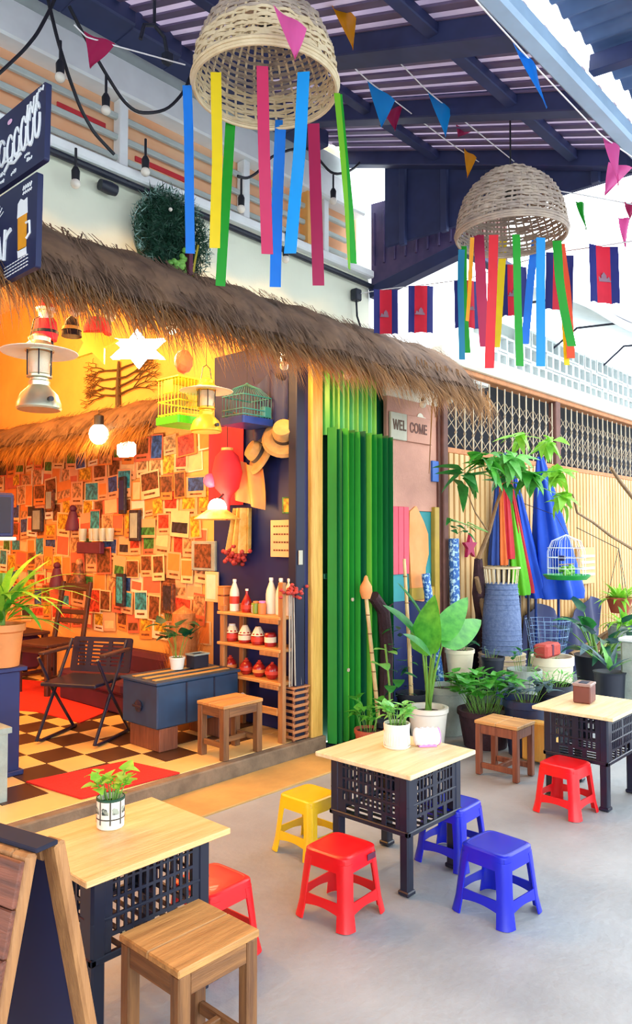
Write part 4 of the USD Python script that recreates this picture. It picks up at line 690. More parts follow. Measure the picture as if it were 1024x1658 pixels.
p = on_x(352, 822, 3.6); sl = Thing('wall_lamp', 'glowing yellow lamp with a wide brim shade near the red lantern', 'lamp', p); sl.l('bulb', ball((0, 0, 0), .07, 2), 'bulb_glow'); sl.l('shade', lathe([(.05, -.02), (.17, -.09), (.175, -.085), (.05, .0)], 24), 'gold_fabric'); sl.l('arm', tube([(0, 0, .05), (.1, 0, .14), (SW - p[0], 0, .14)], .008, 6), 'lantern_dark')
sphere_lamp('brim_lamp_light', p + A(-.2, 0, .02), .06, 60, WARM)
for i, (px, py, y, lit) in enumerate(((121, 503, 3.36, False), (179, 512, 3.5, False), (460, 592, 3.36, False), (563, 608, 3.34, False), (729, 648, 3.45, False), (685, 655, 3.5, False))):
    p = on_y(px, py, y); bulb_lamp(['unlit white string bulb beside the red Santa figure', 'white string bulb between the Santa figure and the star lamp', 'round white bulb under the thatch, left of the cafe door post', 'white bulb in front of the top of the green gate', 'white bulb in front of the lattice grille', 'white bulb above the welcome sign'][i], p, .028, 0, 2.8, lit, 'bulb', 'string_bulb')
# eave lamps just behind the fringe: the warm light on the step and on the street strip, which also has it painted in
for i, x in enumerate((1.5, 2.6, 3.5)): sphere_lamp('eave_lamp_light' + ('_%03d' % i if i else ''), (x, 3.42, 2.62), .035, 260, (1, .5, .14)); bulb_lamp(['bare lit bulb under the eave, left of three', 'bare lit bulb under the eave, middle of three', 'bare lit bulb under the eave, right of three'][i], A(x, 3.50, 2.70), .03, 0, 2.86, True, 'bulb', 'eave_bulb')
p = on_y(74, 541, 3.38); sn = Thing('santa_figure', 'small Santa figure with a red cap hanging above the big lantern', 'figure', p)
sn.l('coat', lathe([(0, -.03), (.052, -.03), (.058, .0), (.05, .06), (.03, .09), (0, .09)], 20), 'santa_red'); sn.l('face', ball((0, 0, .10), .036, 2), 'skin_toy'); sn.l('beard', ball((-.01, -.018, .082), .034, 2, (1, .8, .9)), 'cap_white'); sn.l('hat', lathe([(0, .19), (.02, .175), (.04, .125), (.042, .118), (0, .118)], 18), 'santa_red'); sn.l('hat_brim', lathe([(.03, .112), (.046, .112), (.048, .124), (.03, .128)], 18), 'cap_white'); sn.l('belt', lathe([(.055, .0), (.06, .0), (.06, .014), (.055, .014)], 20), 'cable_black'); sn.l('boots', bx((0, 0, -.05), (.07, .05, .04), .012), 'lantern_dark'); sn.l('hanger', tube([(0, 0, .19), (0, 0, 2.8 - p[2])], .002, 4), 'cable_black')
p = on_y(116, 545, 3.42); gb = Thing('bell_ornament', 'dark and gold bell ornament right of the Santa figure', 'ornament', p); gb.l('bell', lathe([(0, .0), (.05, .0), (.045, .03), (.03, .08), (.012, .1), (0, .1)], 20), 'lantern_dark'); gb.l('gold_band', lathe([(.047, .03), (.05, .03), (.044, .048), (.041, .048)], 20), 'gold_fabric'); gb.l('hanger', tube([(0, 0, .1), (0, 0, 2.8 - p[2])], .002, 4), 'cable_black')
p = on_y(158, 540, 3.6); hs = Thing('star_ornament', 'red and yellow star ornament with a white tip left of the star lamp', 'ornament', p); hs.l('star', prism(star(.13, .06, 5, rot=-PI / 2 + .4), .03, (0, .015, -.05), tuple(RT), (0, 0, 1)), 'cage_yellow'); hs.l('cap', lathe([(0, .09), (.05, .08), (.075, .03), (.075, .0), (0, .0)], 18), 'santa_red'); hs.l('hanger', tube([(0, 0, .09), (0, 0, 2.85 - p[2])], .002, 4), 'cable_black')
p = on_y(318, 590, 3.75); hs = Thing('paper_ornament', 'pale pink paper streamer ball above the yellow lantern', 'ornament', p + A(-.1, .0, 0)); hs.l('ball', ball((0, 0, 0), .06, 1, (1, 1, 1.3)), 'paper_rose', False); hs.l('hanger', tube([(0, 0, .07), (0, 0, 2.9 - p[2])], .002, 4), 'cable_black')
# iron tree on the side wall above the inner thatch
p = on_x(192, 640, SW - .02); tr = Thing('wall_tree', 'dark openwork tree ornament on the yellow wall above the inner thatch', 'wall ornament', (SW - .02, p[1], p[2] - .1)); tb = []
def grow(pt, ang, ln, r, d):
    e = pt + A(0, math.cos(ang) * 1.25, math.sin(ang) * .55) * ln; tb.append(tube([pt, (pt + e) / 2 + A(0, rng.gauss(0, .01), rng.gauss(0, .01)), e], [r, r * .85, r * .7], 5))
    if d:
        for da in (-.55, -.15, .4) if d > 1 else (-.5, .5): grow(e, ang + da + rng.uniform(-.15, .15), ln * rng.uniform(.6, .8), r * .6, d - 1)
tr.l('trunk', tube([(0, 0, -.05), (0, .01, .2), (0, 0, .42)], [.03, .022, .012], 8), 'tree_iron')
for z in (.10, .18, .26, .34):
    for a in (.22, PI - .22): grow(A(0, 0, z), a + rng.uniform(-.1, .1), .2, .012, 3)
tr.l('branches', cat(*tb), 'tree_iron')
# red lantern, hats, gold cloth, navy banner beside the door
rl = Thing('red_lantern', 'red paper lantern with tassel on the side wall behind the bird cages', 'lantern', on_x(368, 765, 3.7)); rl.l('body', lathe([(.04, -.17), (.09, -.12), (.115, 0), (.09, .12), (.04, .17)], 20), 'santa_red'); rl.l('tassel', lathe([(0, -.36), (.02, -.35), (.025, -.2), (.04, -.17), (0, -.17)], 10), 'santa_red'); rl.l('cap', lathe([(0, .17), (.045, .165), (.045, .185), (0, .19)], 14), 'gold_fabric'); rl.l('cord', tube([(0, 0, .19), (0, 0, .5)], .003, 5), 'cable_black')
one('red_banner', sheet(lambda u, v: np.stack([SW - .06 + .012 * np.sin(v * 9), on_x(372, 760, SW - .06)[1] - .16 + .42 * v, 1.75 + .62 * u], 1), 6, 14, .004), 'santa_red', 'dark red cloth hanging on the side wall behind the red lantern', 'cloth')
rb = Thing('pink_ball', 'glossy pink ball ornament below the red lantern', 'ornament', on_x(341, 778, 3.62)); rb.l('ball', ball((0, 0, 0), .055, 2), 'rib_pink'); rb.l('string', tube([(0, 0, .05), (0, 0, .4)], .002, 4), 'cable_black')
def hat(label, px, py, x, s, tilt):
    t = Thing('straw_hat', label, 'hat', on_x(px, py, x), 0); L = lambda pr: lathe([(r * s, z * s) for r, z in pr], 28).apply_transform(rotm(tilt[0], tilt[1], 0))
    t.l('brim', L([(.08, 0), (.16, -.012), (.175, -.03), (.177, -.027), (.16, -.006), (.08, .006)]), 'hat_tan'); t.l('crown', L([(.088, 0), (.085, .06), (.07, .1), (.03, .11), (0, .105)]), 'hat_tan'); t.l('band', L([(.0885, .006), (.091, .006), (.088, .034), (.086, .034)]), 'hat_band'); return t
hat('tan hat with a dark band hanging high beside the navy door frame', 462, 705, 3.80, 1.0, (.5, -1.0))
hat('brown hat hanging below the tan hat on the side wall', 420, 735, 3.80, .9, (-.3, -1.1))
one('gold_cloth', sheet(lambda u, v: np.stack([3.80 + .05 * np.sin(u * 22), 4.16 + .24 * u * (.6 + .5 * v), 1.72 - .34 * v], 1), 24, 10, .004), 'gold_fabric', 'shiny gold pleated cloth hanging above the left end of the bottle shelf', 'cloth')
one('orange_cloth', sheet(lambda u, v: np.stack([3.78 + .03 * np.sin(u * 12 + 2 * v), 3.98 + .34 * u, 2.0 - .30 * v + .1 * u], 1), 18, 10, .004), 'tin_orange', 'folded orange cloth between the brown hat and the yellowish poster', 'cloth')
one('navy_banner', sheet(lambda u, v: np.stack([3.80 + .02 * np.sin(u * 14), 3.74 + .4 * u, 2.68 - .42 * v - .05 * np.sin(u * 10)], 1), 18, 8, .004), 'navy_board', 'dark blue cloth hanging under the thatch beside the cafe door post', 'cloth')
one('door_sign', bx((3.775, 3.592, 1.36), (.04, .006, .10), .002), 'sign_grey', 'small grey plate on the dark door post', 'sign')
# left edge: dark speaker, palm in a pot, pale planter block
sp = Thing('speaker', 'dark blue box speaker cut by the left edge of the photo', 'speaker', on_y(-4, 868, 5.0) + A(-.06, 0, 0)); sp.l('cabinet', bx((0, 0, .14), (.26, .2, .30), .015), 'navy_board'); sp.l('grille', bx((0, -.102, .14), (.2, .006, .24), .003), 'navy_dark'); sp.l('stand_pole', tube([(0, 0, -sp.loc[2] + .13), (0, 0, -.01)], .018, 8), 'metal_black'); sp.l('stand_base', lathe([(0, -sp.loc[2] + .1), (.13, -sp.loc[2] + .1), (.13, -sp.loc[2] + .115), (.03, -sp.loc[2] + .13), (0, -sp.loc[2] + .13)], 20), 'metal_black'); sp.l('plinth', bx((0, 0, -.018), (.28, .22, .025), .005), 'shade_white')
pm = Thing('potted_palm', 'spiky green palm in an orange pot on a navy stand at the left edge', 'plant', on_y(2, 1078, 4.4))
pm.l('pot', lathe([(0, 0), (.10, 0), (.12, .2), (.135, .21), (.135, .25), (.11, .25), (.105, .2), (0, .2)], 28), 'tin_orange'); PB = pm.loc.copy(); st_ = Thing('plant_stand', 'dark navy plant stand under the palm at the left edge', 'stand', (PB[0], PB[1], .1)); st_.l('top', bx((0, 0, PB[2] - .115), (.22, .22, .025), .004), 'navy_board'); st_.l('column', bx((0, 0, (PB[2] - .125) / 2), (.16, .16, PB[2] - .13), .006), 'navy_board'); st_.l('foot', bx((0, 0, .015), (.2, .2, .03), .005), 'navy_board')
for q in range(60):
    a = rng.uniform(0, 2 * PI); pm.l('leaf', place(leaf(rng.uniform(.34, .58), .045, rng.uniform(.5, 1.4), .2, 8, .6, .5), (.03 * math.cos(a), .03 * math.sin(a), .25 + rng.uniform(0, .18)), a, rng.uniform(.2, 1.15)), 'leaf_c' if q % 3 else 'leaf_a', True)
pm.l('stem', tube([(0, 0, .2), (0, 0, .55)], .02, 7), 'stem_green')
pb = Thing('planter', 'pale stone planter block cut by the left edge of the photo', 'planter', tuple(on_z(-52, 1300, .1))); pb.l('block', prism(sbox(-.15, -.13, .15, .13).difference(sbox(-.12, -.1, .12, .1)), .36, (0, 0, 0)), 'pot_grey'); pb.l('rim', prism(sbox(-.165, -.145, .165, .145).difference(sbox(-.12, -.1, .12, .1)), .03, (0, 0, .36)), 'pot_grey'); pb.l('soil', bb((-.12, -.1, 0), (.12, .1, .33)), 'soil')
for q in range(14):
    a = rng.uniform(0, 2 * PI); pb.l('leaf', place(leaf(rng.uniform(.08, .14), .03, .8, .2), (.06 * math.cos(a), .05 * math.sin(a), .33), a, rng.uniform(.1, .9)), 'leaf_a', True)
# ------------------------------------------------------------------ plants and clutter along the shopfront to the right
def gpos(px, y, z=0.0): p = on_y(px, 900, y); return A(p[0], y, z)
small_pot('potted_plant', 'small bushy plant in a terracotta pot at the foot of the green gate', gpos(598, 3.22), .10, .19, 'pot_terra', 'leaf_a', 12, .20, .09, .06, 21, spread=.45)
tc = Thing('bamboo_torch', 'bamboo torch with an orange tip leaning before the green gate', 'torch', gpos(617, 3.30))
b0, b1 = A(0, 0, 0), on_y(593, 965, 3.38) - tc.loc
tc.l('pole', tube([b0, (b0 + b1) / 2, b1], [.016, .015, .014], 10), 'bamboo')
for q in range(1, 8): tc.l('node_ring', lathe([(.0165, -.004), (.0185, 0), (.0165, .004)], 10, b0 + (b1 - b0) * q / 8), 'bamboo_node')
tc.l('torch_head', lathe([(0, -.02), (.03, -.02), (.046, .03), (.044, .07), (.02, .11), (.012, .14), (0, .15)], 20, b1), 'flame_cloth')
dk = Thing('driftwood', 'dark brown gnarled trunk standing behind the bamboo torch', 'trunk', gpos(626, 3.42)); pts = [A(0, 0, 0), A(-.01, .0, .35), A(.0, 0, .7), A(-.04, 0, .95), on_y(605, 965, 3.42) - dk.loc]; dk.l('trunk', tube(pts, [.06, .052, .05, .05, .045], 10), 'bark_dark'); dk.l('twig', tube([pts[3], pts[3] + A(.08, -.03, .05)], [.012, .005], 6), 'bark_dark')
bp = Thing('bamboo_pole', 'tall thin bamboo pole in front of the orange leaf shape', 'pole', gpos(668, 3.25)); e1 = on_y(655, 905, 3.40) - bp.loc; bp.l('pole', tube([(0, 0, 0), e1 * .5 + A(.008, 0, 0), e1], [.018, .016, .012], 8), 'bamboo'); [bp.l('node_ring', lathe([(.017, -.004), (.0195, 0), (.017, .004)], 8, e1 * k + A(.016 * (1 - abs(2 * k - 1)), 0, 0)), 'bamboo_node') for k in (.15, .3, .45, .6, .75, .9)]
# seedlings climbing in front of the torch
cl = Thing('climbing_plant', 'round-leaved green plant hanging on the bamboo torch', 'plant', gpos(630, 3.18))
cl.l('pot', lathe([(0, 0), (.08, 0), (.1, .18), (.11, .19), (.11, .22), (.09, .22), (0, .18)], 22), 'pot_black'); cl.l('stem', tube([(0, 0, .18), (.03, .02, .45), (-.02, .02, .75)], .008, 6), 'stem_green')
for px, py in ((605, 1052), (628, 1055), (643, 1050), (600, 1072), (620, 1074), (650, 1070), (655, 1090), (646, 1100), (632, 1110)):
    c = on_y(px, py, 3.16) - cl.loc; cl.l('leaf', place(leaf(.10, .085, .5, .12, 8, .6, .5), c, rng.uniform(-2.6, -.6), rng.uniform(-.2, .5)), 'leaf_e' if px < 630 else 'leaf_b', True)
for q in range(26):
    c = on_y(rng.uniform(628, 668), rng.uniform(1010, 1160), 3.3) - cl.loc; cl.l('back_leaf', place(leaf(.09, .04, .6, .2), c, rng.uniform(0, 6.28), rng.uniform(-.4, .8)), 'leaf_d' if q % 3 else 'leaf_b', True)
# big leaf plant
bl_ = Thing('potted_plant', 'large-leaved banana-like plant in a white pot behind the middle table', 'plant', gpos(692, 3.0)); bl_.l('pot', lathe([(0, 0), (.105, 0), (.135, .27), (.145, .28), (.145, .31), (.12, .31), (.115, .26), (0, .26)], 32), 'pot_white'); bl_.l('soil', lathe([(0, .28), (.12, .27)], 20), 'soil')
base = A(0, 0, .27)
for k, (px, py, lx, ly, W) in enumerate(((700, 1040, 664, 950, .22), (690, 1062, 705, 970, .25), (708, 1036, 768, 972, .18), (716, 1046, 792, 1008, .19), (684, 1045, 640, 985, .2), (700, 1066, 668, 1030, .14))):
    yy = 2.95 - .03 * k + .18 * (k in (0, 4)); q = on_y(px, py, yy) - bl_.loc; tip = on_y(lx, ly, yy - .05) - bl_.loc; d = tip - q; L = np.linalg.norm(d)
    bl_.l('leaf_stalk', tube([base + A(.01 * k - .02, 0, 0), (base + q) / 2 + A(0, 0, .04), q], [.012, .009, .006], 7), 'stem_green')
    az, el = math.atan2(d[1], d[0]), math.asin(d[2] / L); bl_.l('leaf', place(leaf(L * 1.08, W, .35, .18, 12, .75, .55), q, az, el + .12, (.9 if d[0] > 0 else -.9)), 'leaf_a' if k in (1, 2, 3) else 'leaf_b', True)
small_pot('potted_plant', 'hanging cream pot with dark drooping leaves, right of the large leaves', on_y(745, 1098, 3.3), .115, .24, 'pot_cream', 'leaf_d', 10, .10, .13, .06, 31, taper=.78, spread=.9)
one('pot_hook', tube([on_y(745, 1040, 3.3), on_y(744, 1000, 3.42), A(on_y(744, 1000, 3.55)[0], 3.56, 1.35)], .006, 6), 'metal_black', 'black hook that holds the cream pot on the wall', 'hook')
small_pot('potted_plant', 'grey woven pot with a few thin stems beside the large-leaved plant', gpos(722, 3.18), .155, .36, 'pot_grey', 'leaf_c', 5, .14, .1, .025, 33, taper=.86)
small_pot('potted_plant', 'dense bright green bush in a dark box pot behind the reddish stool', A(4.86, 2.78, 0), .19, .26, 'bark_dark', 'leaf_a', 64, .26, .10, .08, 35, spread=.8)
small_pot('potted_plant', 'black pot with cut stems behind the green bush', gpos(797, 2.98, .40), .09, .16, 'pot_black', 'leaf_grey', 5, .08, .05, .02, 37)
one('pot_stand', bx(gpos(797, 2.98, .2), (.2, .18, .398), .01), 'navy_board', 'dark stand under the black pot of cut stems', 'stand')
# blue floral pole with the red star, dark cloth, gnarled stump
fp = on_y(745, 1108, 3.46); one('floral_pole', tube([A(fp[0], 3.46, 0), A(fp[0] - .02, 3.49, .8), A(fp[0] - .01, 3.505, on_y(740, 872, 3.56)[2])], .045, 10), 'blue_floral', 'blue and white patterned pole at the left end of the cream shutter', 'pole')
fq = on_y(700, 1090, 3.48); one('floral_pole', tube([A(fq[0] + .03, 3.40, .2), A(fq[0] - .03, 3.52, 1.2)], .035, 10), 'blue_floral', 'blue and white patterned tube behind the large leaves', 'pole')
p = on_y(761, 885, 3.50); rs = Thing('red_star', 'red five-pointed star ornament on the shutter beside the patterned pole', 'ornament', p); m = prism(star(.115, .05, 5), .03, (0, .015, 0), (1, 0, 0), (0, 0, 1)); rs.l('star', m, 'rib_crimson', False); rs.l('hanger', tube([(0, 0, .11), (0, .06, .2)], .002, 4), 'string_white')
sm = Thing('tree_stump', 'gnarled dark trunk with a leafy branch rising before the cream shutter', 'tree', gpos(786, 3.44))
q0 = [A(0, 0, 0), A(-.03, 0, .4), A(.0, .03, .8), on_y(776, 960, 3.38) - sm.loc, on_y(775, 905, 3.36) - sm.loc]; sm.l('trunk', tube(q0, [.085, .07, .065, .06, .035], 10), 'bark_dark'); sm.l('trunk', tube([A(.05, -.02, .0), A(.08, -.02, .5), on_y(772, 935, 3.34) - sm.loc], [.04, .035, .02], 8), 'branch')
br = [on_y(a, b, y) - sm.loc for a, b, y in ((775, 905, 3.36), (792, 862, 3.3), (805, 815, 3.2), (818, 780, 3.05), (842, 735, 2.95))]; sm.l('branch', tube(br, [.022, .018, .014, .011, .006], 8), 'branch')
sm.l('branch', tube([br[1], on_y(770, 830, 3.25) - sm.loc, on_y(756, 795, 3.2) - sm.loc], [.008, .006, .004], 6), 'branch')
q = random.Random(5)
for (px, py, n, y, lm, s) in ((748, 770, 10, 3.1, 'leaf_b', .19), (785, 748, 15, 3.0, 'leaf_a', .2), (825, 740, 18, 2.95, 'leaf_e', .2), (845, 705, 8, 2.95, 'leaf_c', .17), (885, 715, 10, 2.95, 'leaf_c', .17), (855, 765, 16, 2.9, 'leaf_a', .21), (900, 765, 12, 2.9, 'leaf_c', .19), (915, 805, 11, 2.85, 'leaf_c', .18), (730, 850, 5, 3.3, 'leaf_b', .10), (758, 855, 4, 3.3, 'leaf_b', .09), (815, 775, 7, 3.0, 'leaf_b', .16)):
    c = on_y(px, py, y) - sm.loc; sm.l('twig', tube([br[3] if py < 830 else br[1], (br[3] + c) / 2 + A(0, 0, .04) if py < 830 else c + A(0, 0, .05), c], [.006, .005, .003], 5), 'stem_green')
    for k in range(int(n * 1.25)):
        az = q.uniform(0, 2 * PI); sm.l('leaf', place(leaf(s * q.uniform(.95, 1.35), s * .52, q.uniform(.3, 1.0), .15, 8), c + A(q.gauss(0, .035), q.gauss(0, .03), q.gauss(0, .03)), az, q.uniform(-1.0, .5), q.uniform(-.5, .5)), lm, True)
# bare branch at the right
one('bare_branch', tube([on_y(928, 800, 2.95), on_y(935, 830, 2.95), on_y(960, 845, 3.0), on_y(990, 868, 3.05), on_y(1030, 892, 3.1), on_y(1090, 960, 3.2), A(7.4, 3.25, .3)], [.008, .011, .013, .015, .018, .024, .03], 8), 'branch', 'bare brown branch crossing the cream shutter at the right edge', 'branch')
one('bare_branch', tube([on_y(990, 758, 2.9), on_y(1005, 780, 2.95), on_y(1030, 812, 3.0), on_y(1100, 900, 3.1), A(7.6, 3.2, .2)], [.016, .02, .022, .026, .03], 8), 'branch', 'thick pale branch at the right edge above the other bare branch', 'branch')
# blue woven basket tower with a pale slatted rim
p = gpos(812, 3.22); wb = Thing('woven_basket', 'tall grey blue woven basket with a pale slatted collar before the shutter', 'basket', p); zt, zc, zb = on_y(812, 920, 3.22)[2], on_y(812, 945, 3.22)[2], on_y(812, 1058, 3.22)[2]
wb.l('body', lathe([(0, zb), (.17, zb), (.165, (zb + zc) / 2), (.135, zc), (0, zc)], 30), 'basket_blue')
wb.l('body_hoop', cat(*[lathe([(r0, z - .006), (r0 + .007, z), (r0, z + .006)], 30) for z, r0 in [(zb + (zc - zb) * k / 14, .169 - .033 * (k / 14) ** 1.6) for k in range(1, 15)]]), 'basket_blue')
for k in range(20): a = k * PI / 10; wb.l('collar_slat', bar((.135 * math.cos(a), .135 * math.sin(a), zc), (.15 * math.cos(a), .15 * math.sin(a), zt), .016, .006, .002), 'rattan')
wb.l('collar_rim', lathe([(.145, zt - .005), (.165, zt - .002), (.165, zt + .012), (.14, zt + .012)], 30), 'rattan'); wb.l('base_basket', lathe([(0, 0), (.17, 0), (.20, zb - .02), (.205, zb), (.17, zb), (0, zb)], 30), 'rattan'); wb.l('base_weave', cat(*[lathe([(.172 + .03 * k / 12, zb * k / 12 - .006), (.18 + .03 * k / 12, zb * k / 12), (.172 + .03 * k / 12, zb * k / 12 + .006)], 30) for k in range(1, 12)]), 'rattan_dark')
# closed parasols
def parasol(label, pxt, pyt, pxb, pyb, y, r, mt, seed):
    top, bot = on_y(pxt, pyt, y), on_y(pxb, pyb, y - .02); t = Thing('closed_parasol', label, 'parasol', A(bot[0], bot[1], 0)); a_, b_ = top - t.loc, bot - t.loc; q = random.Random(seed); ph = q.random() * 6
    def S(u, v, ins=0.0):
        c = np.outer(1 - u, a_) + np.outer(u, b_); rr = (r * (.12 + .88 * u ** .85) * (1 + .22 * np.cos(v * 2 * PI * 6 + ph + 1.5 * u)) - ins) * np.where(u > .97, .9, 1); an = v * 2 * PI + .5 * u
        return c + np.stack([rr * np.cos(an), rr * np.sin(an) * .8, 0 * u], 1)
    t.l('canopy', shell(lambda u, v: S(u, v), lambda u, v: S(u, v, .006), 18, 49), mt, 50); t.l('pole', tube([A(0, 0, .0), b_ + A(0, 0, .1), a_ + A(0, 0, .04)], .014, 8), 'parasol_navy' if 'blue' in mt else 'metal_black'); t.l('finial', ball(a_ + A(0, 0, .05), .022, 1), 'parasol_navy'); t.l('foot', lathe([(0, 0), (.06, 0), (.06, .02), (.02, .04), (0, .04)], 14), 'metal_black'); return t
parasol('narrow closed navy parasol, leftmost of the bunch on the shutter', 808, 745, 801, 915, 3.50, .065, 'parasol_navy', 1)
parasol('narrow closed orange parasol, second from the left in the bunch', 812, 760, 814, 915, 3.46, .06, 'parasol_orange', 2)
parasol('closed dark red parasol behind the leafy branch, third in the bunch', 818, 745, 823, 905, 3.44, .07, 'parasol_red', 3)
parasol('closed lime green parasol low in the middle of the bunch', 828, 800, 842, 963, 3.40, .11, 'parasol_green', 4)
parasol('closed bright red parasol between the green and the blue ones', 826, 770, 856, 960, 3.38, .07, 'parasol_red', 5)
parasol('closed royal blue parasol, the narrower of two, in the middle of the bunch', 834, 770, 868, 968, 3.42, .12, 'parasol_blue', 6)
parasol('closed wide royal blue parasol at the right end of the bunch', 875, 740, 905, 968, 3.31, .27, 'parasol_blue', 7)
# hanging bird cage with green tray
p = on_y(918, 938, 3.0); bc = Thing('bird_cage', 'wire bird cage with a flat green tray hanging before the blue parasol', 'bird cage', p)
bc.l('tray', lathe([(0, 0), (.18, .0), (.21, .03), (.215, .045), (.205, .045), (.175, .012), (0, .012)], 32), 'tray_green')
for k in range(18):
    a = k * 2 * PI / 18; c, s = math.cos(a), math.sin(a); bc.l('wire', tube([(.17 * c, .17 * s, .03), (.17 * c, .17 * s, .26), (.13 * c, .13 * s, .36), (.0, .0, .42)], .0022, 4), 'wire_white')
for z in (.1, .2, .29): bc.l('hoop', lathe([(.168, z), (.172, z), (.172, z + .006), (.168, z + .006)], 30), 'wire_white')
bc.l('perch', tube([(-.16, 0, .14), (.16, 0, .14)], .006, 6), 'branch'); bc.l('moss', cat(*[ball((.03 + rng.gauss(0, .04), rng.gauss(0, .03), .05 + abs(rng.gauss(0, .03))), .025, 1) for _ in range(18)]), 'moss', kind='stuff'); bc.l('feeder', bx((-.14, -.02, .2), (.05, .06, .05), .006), 'navy_board'); bc.l('hanger', tube([(0, 0, .42), (0, .1, .6), (0, .5, .75)], .003, 5), 'cable_black')
lv = Thing('letter_box', 'pale metal louvred box on the shutter right of the bird cage', 'box', on_y(948, 930, 3.54)); lv.l('case', bx((0, 0, .1), (.4, .06, .42), .008), 'shutter_cream')
for k in range(4): lv.l('louvre', bx((0, -.035, .0 + k * .07), (.36, .02, .03), .004), 'cornice')
# wire baskets, pots, brick
def wire_basket(label, px, py, y, r, h, mt):
    p = on_y(px, py, y); t = Thing('wire_basket', label, 'basket', p)
    for k in range(20): a = k * PI / 10; t.l('wire', tube([(r * .75 * math.cos(a), r * .75 * math.sin(a), 0), (r * math.cos(a), r * math.sin(a), h)], .0028, 4), mt)
    for z in np.linspace(0, 1, 5): rr = r * (.75 + .25 * z); t.l('hoop', lathe([(rr - .003, h * z), (rr + .003, h * z), (rr + .003, h * z + .006), (rr - .003, h * z + .006)], 30), mt)
    t.l('base', lathe([(0, -.006), (r * .76, -.006), (r * .76, 0), (0, 0)], 24), mt); t.l('support', lathe([(0, -p[2]), (.1, -p[2]), (.08, -.3), (.12, -.008), (0, -.006)], 20), 'pot_grey'); return t
wire_basket('pale blue wire basket below the blue parasols', 888, 1055, 3.20, .21, .30, 'wire_blue')
small_pot('potted_plant', 'ribbed white pot behind the far right table, under the red brick', gpos(893, 2.76), .165, .52, 'pot_cream', 'leaf_a', 3, .05, .06, .03, 41, taper=.85)
bk = Thing('brick', 'rough red brick lying on the ribbed white pot', 'brick', gpos(885, 2.76, .525)); bk.l('brick_body', bx((0, 0, .055), (.27, .12, .11), .018), 'brick_red'); bk.l('frog', bx((-.02, -.058, .06), (.03, .01, .09), .004), 'maroon')
small_pot('potted_plant', 'grey glass bowl pot with thin green stems left of the red brick', gpos(848, 2.80), .13, .46, 'pot_grey', 'leaf_b', 7, .22, .11, .03, 43, taper=.8, spread=.35)
small_pot('potted_plant', 'feathery light green plant just behind the far right table', gpos(896, 2.36), .12, .46, 'pot_black', 'leaf_e', 26, .12, .07, .014, 45, spread=.9)
small_pot('potted_plant', 'wide dark planter with silvery leaves left of the far right table', gpos(850, 2.46), .15, .38, 'navy_plastic', 'leaf_grey', 14, .16, .10, .05, 47, spread=.8)
one('planter_crate', bx(gpos(872, 2.30, .14), (.10, .22, .26), .01), 'yellow_post', 'yellowish wooden crate side standing left of the far right table', 'crate')
# large dark leaves at the right
rp = Thing('potted_plant', 'big dark shrub with long glossy leaves behind the far right table', 'plant', gpos(968, 2.75)); rp.l('pot', lathe([(0, 0), (.17, 0), (.21, .4), (.22, .42), (.19, .42), (0, .38)], 28), 'pot_black')
q = random.Random(9)
for k in range(30):
    a = q.uniform(0, 2 * PI); el = q.uniform(.3, 1.3); b = A(.06 * math.cos(a), .06 * math.sin(a), .40); L1 = q.uniform(.1, .42); e = b + A(math.cos(a) * math.cos(el), math.sin(a) * math.cos(el), math.sin(el)) * L1; rp.l('stalk', tube([b, (b + e) / 2 + A(0, 0, .02), e], [.008, .007, .005], 5), 'stem_green'); rp.l('leaf', place(leaf(q.uniform(.28, .42), q.uniform(.09, .13), .9, .2, 9), e, a, el * .7, q.uniform(-.4, .4)), ('leaf_d', 'leaf_grey', 'leaf_d', 'leaf_b')[k % 4], True)
rp = Thing('potted_plant', 'young yellow green plant with upright leaves behind the napkin box', 'plant', gpos(985, 2.35)); rp.l('pot', lathe([(0, 0), (.1, 0), (.12, .4), (.13, .42), (.1, .42), (0, .38)], 24), 'pot_black')
for k in range(9): a = k * .7; rp.l('leaf', place(leaf(.30, .05, .5, .3, 9), (.01, 0, .42), a, 1.1 - .05 * k), 'leaf_e' if k % 2 else 'leaf_grey', True)
p = on_y(1004, 992, 3.1); hp = Thing('potted_plant', 'bright yellow green fern in a hanging terracotta pot at the right edge', 'plant', p); hp.l('pot', lathe([(0, 0), (.09, 0), (.13, .14), (.14, .15), (.14, .17), (.12, .17), (0, .13)], 26), 'pot_terra')
for k in range(44): a = q.uniform(0, 2 * PI); hp.l('leaf', place(leaf(q.uniform(.16, .34), .05, q.uniform(.6, 1.6), .15, 8), (.06 * math.cos(a), .06 * math.sin(a), .15), a, q.uniform(.1, 1.4)), 'leaf_c', True)
hp.l('hanger', cat(*[tube([(.13 * math.cos(a), .13 * math.sin(a), .16), (0, 0, .7)], .003, 4) for a in (0, 2.1, 4.2)], tube([(0, 0, .7), (0, .5, .95)], .004, 5)), 'cable_black')
hp = Thing('potted_plant', 'drooping light green plant below the hanging terracotta pot', 'plant', gpos(1012, 2.95, 0)); hp.l('pot', lathe([(0, 0), (.15, 0), (.18, .55), (.19, .57), (.16, .57), (0, .52)], 24), 'pot_grey')
for k in range(30): a = q.uniform(0, 2 * PI); hp.l('leaf', place(leaf(q.uniform(.2, .36), .06, q.uniform(.9, 1.8), .15, 8), (.05 * math.cos(a), .05 * math.sin(a), .57), a, q.uniform(.4, 1.3)), 'leaf_c' if k % 3 else 'leaf_e', True)
rb_ = Thing('white_bin', 'pale grey plastic bin at the right edge behind the far right table', 'bin', gpos(1022, 2.2)); rb_.l('bin_body', bx((0.03, 0, .34), (.16, .16, .66), .02), 'pot_grey'); rb_.l('bin_lid', bx((.03, 0, .68), (.18, .18, .03), .01), 'block_white')
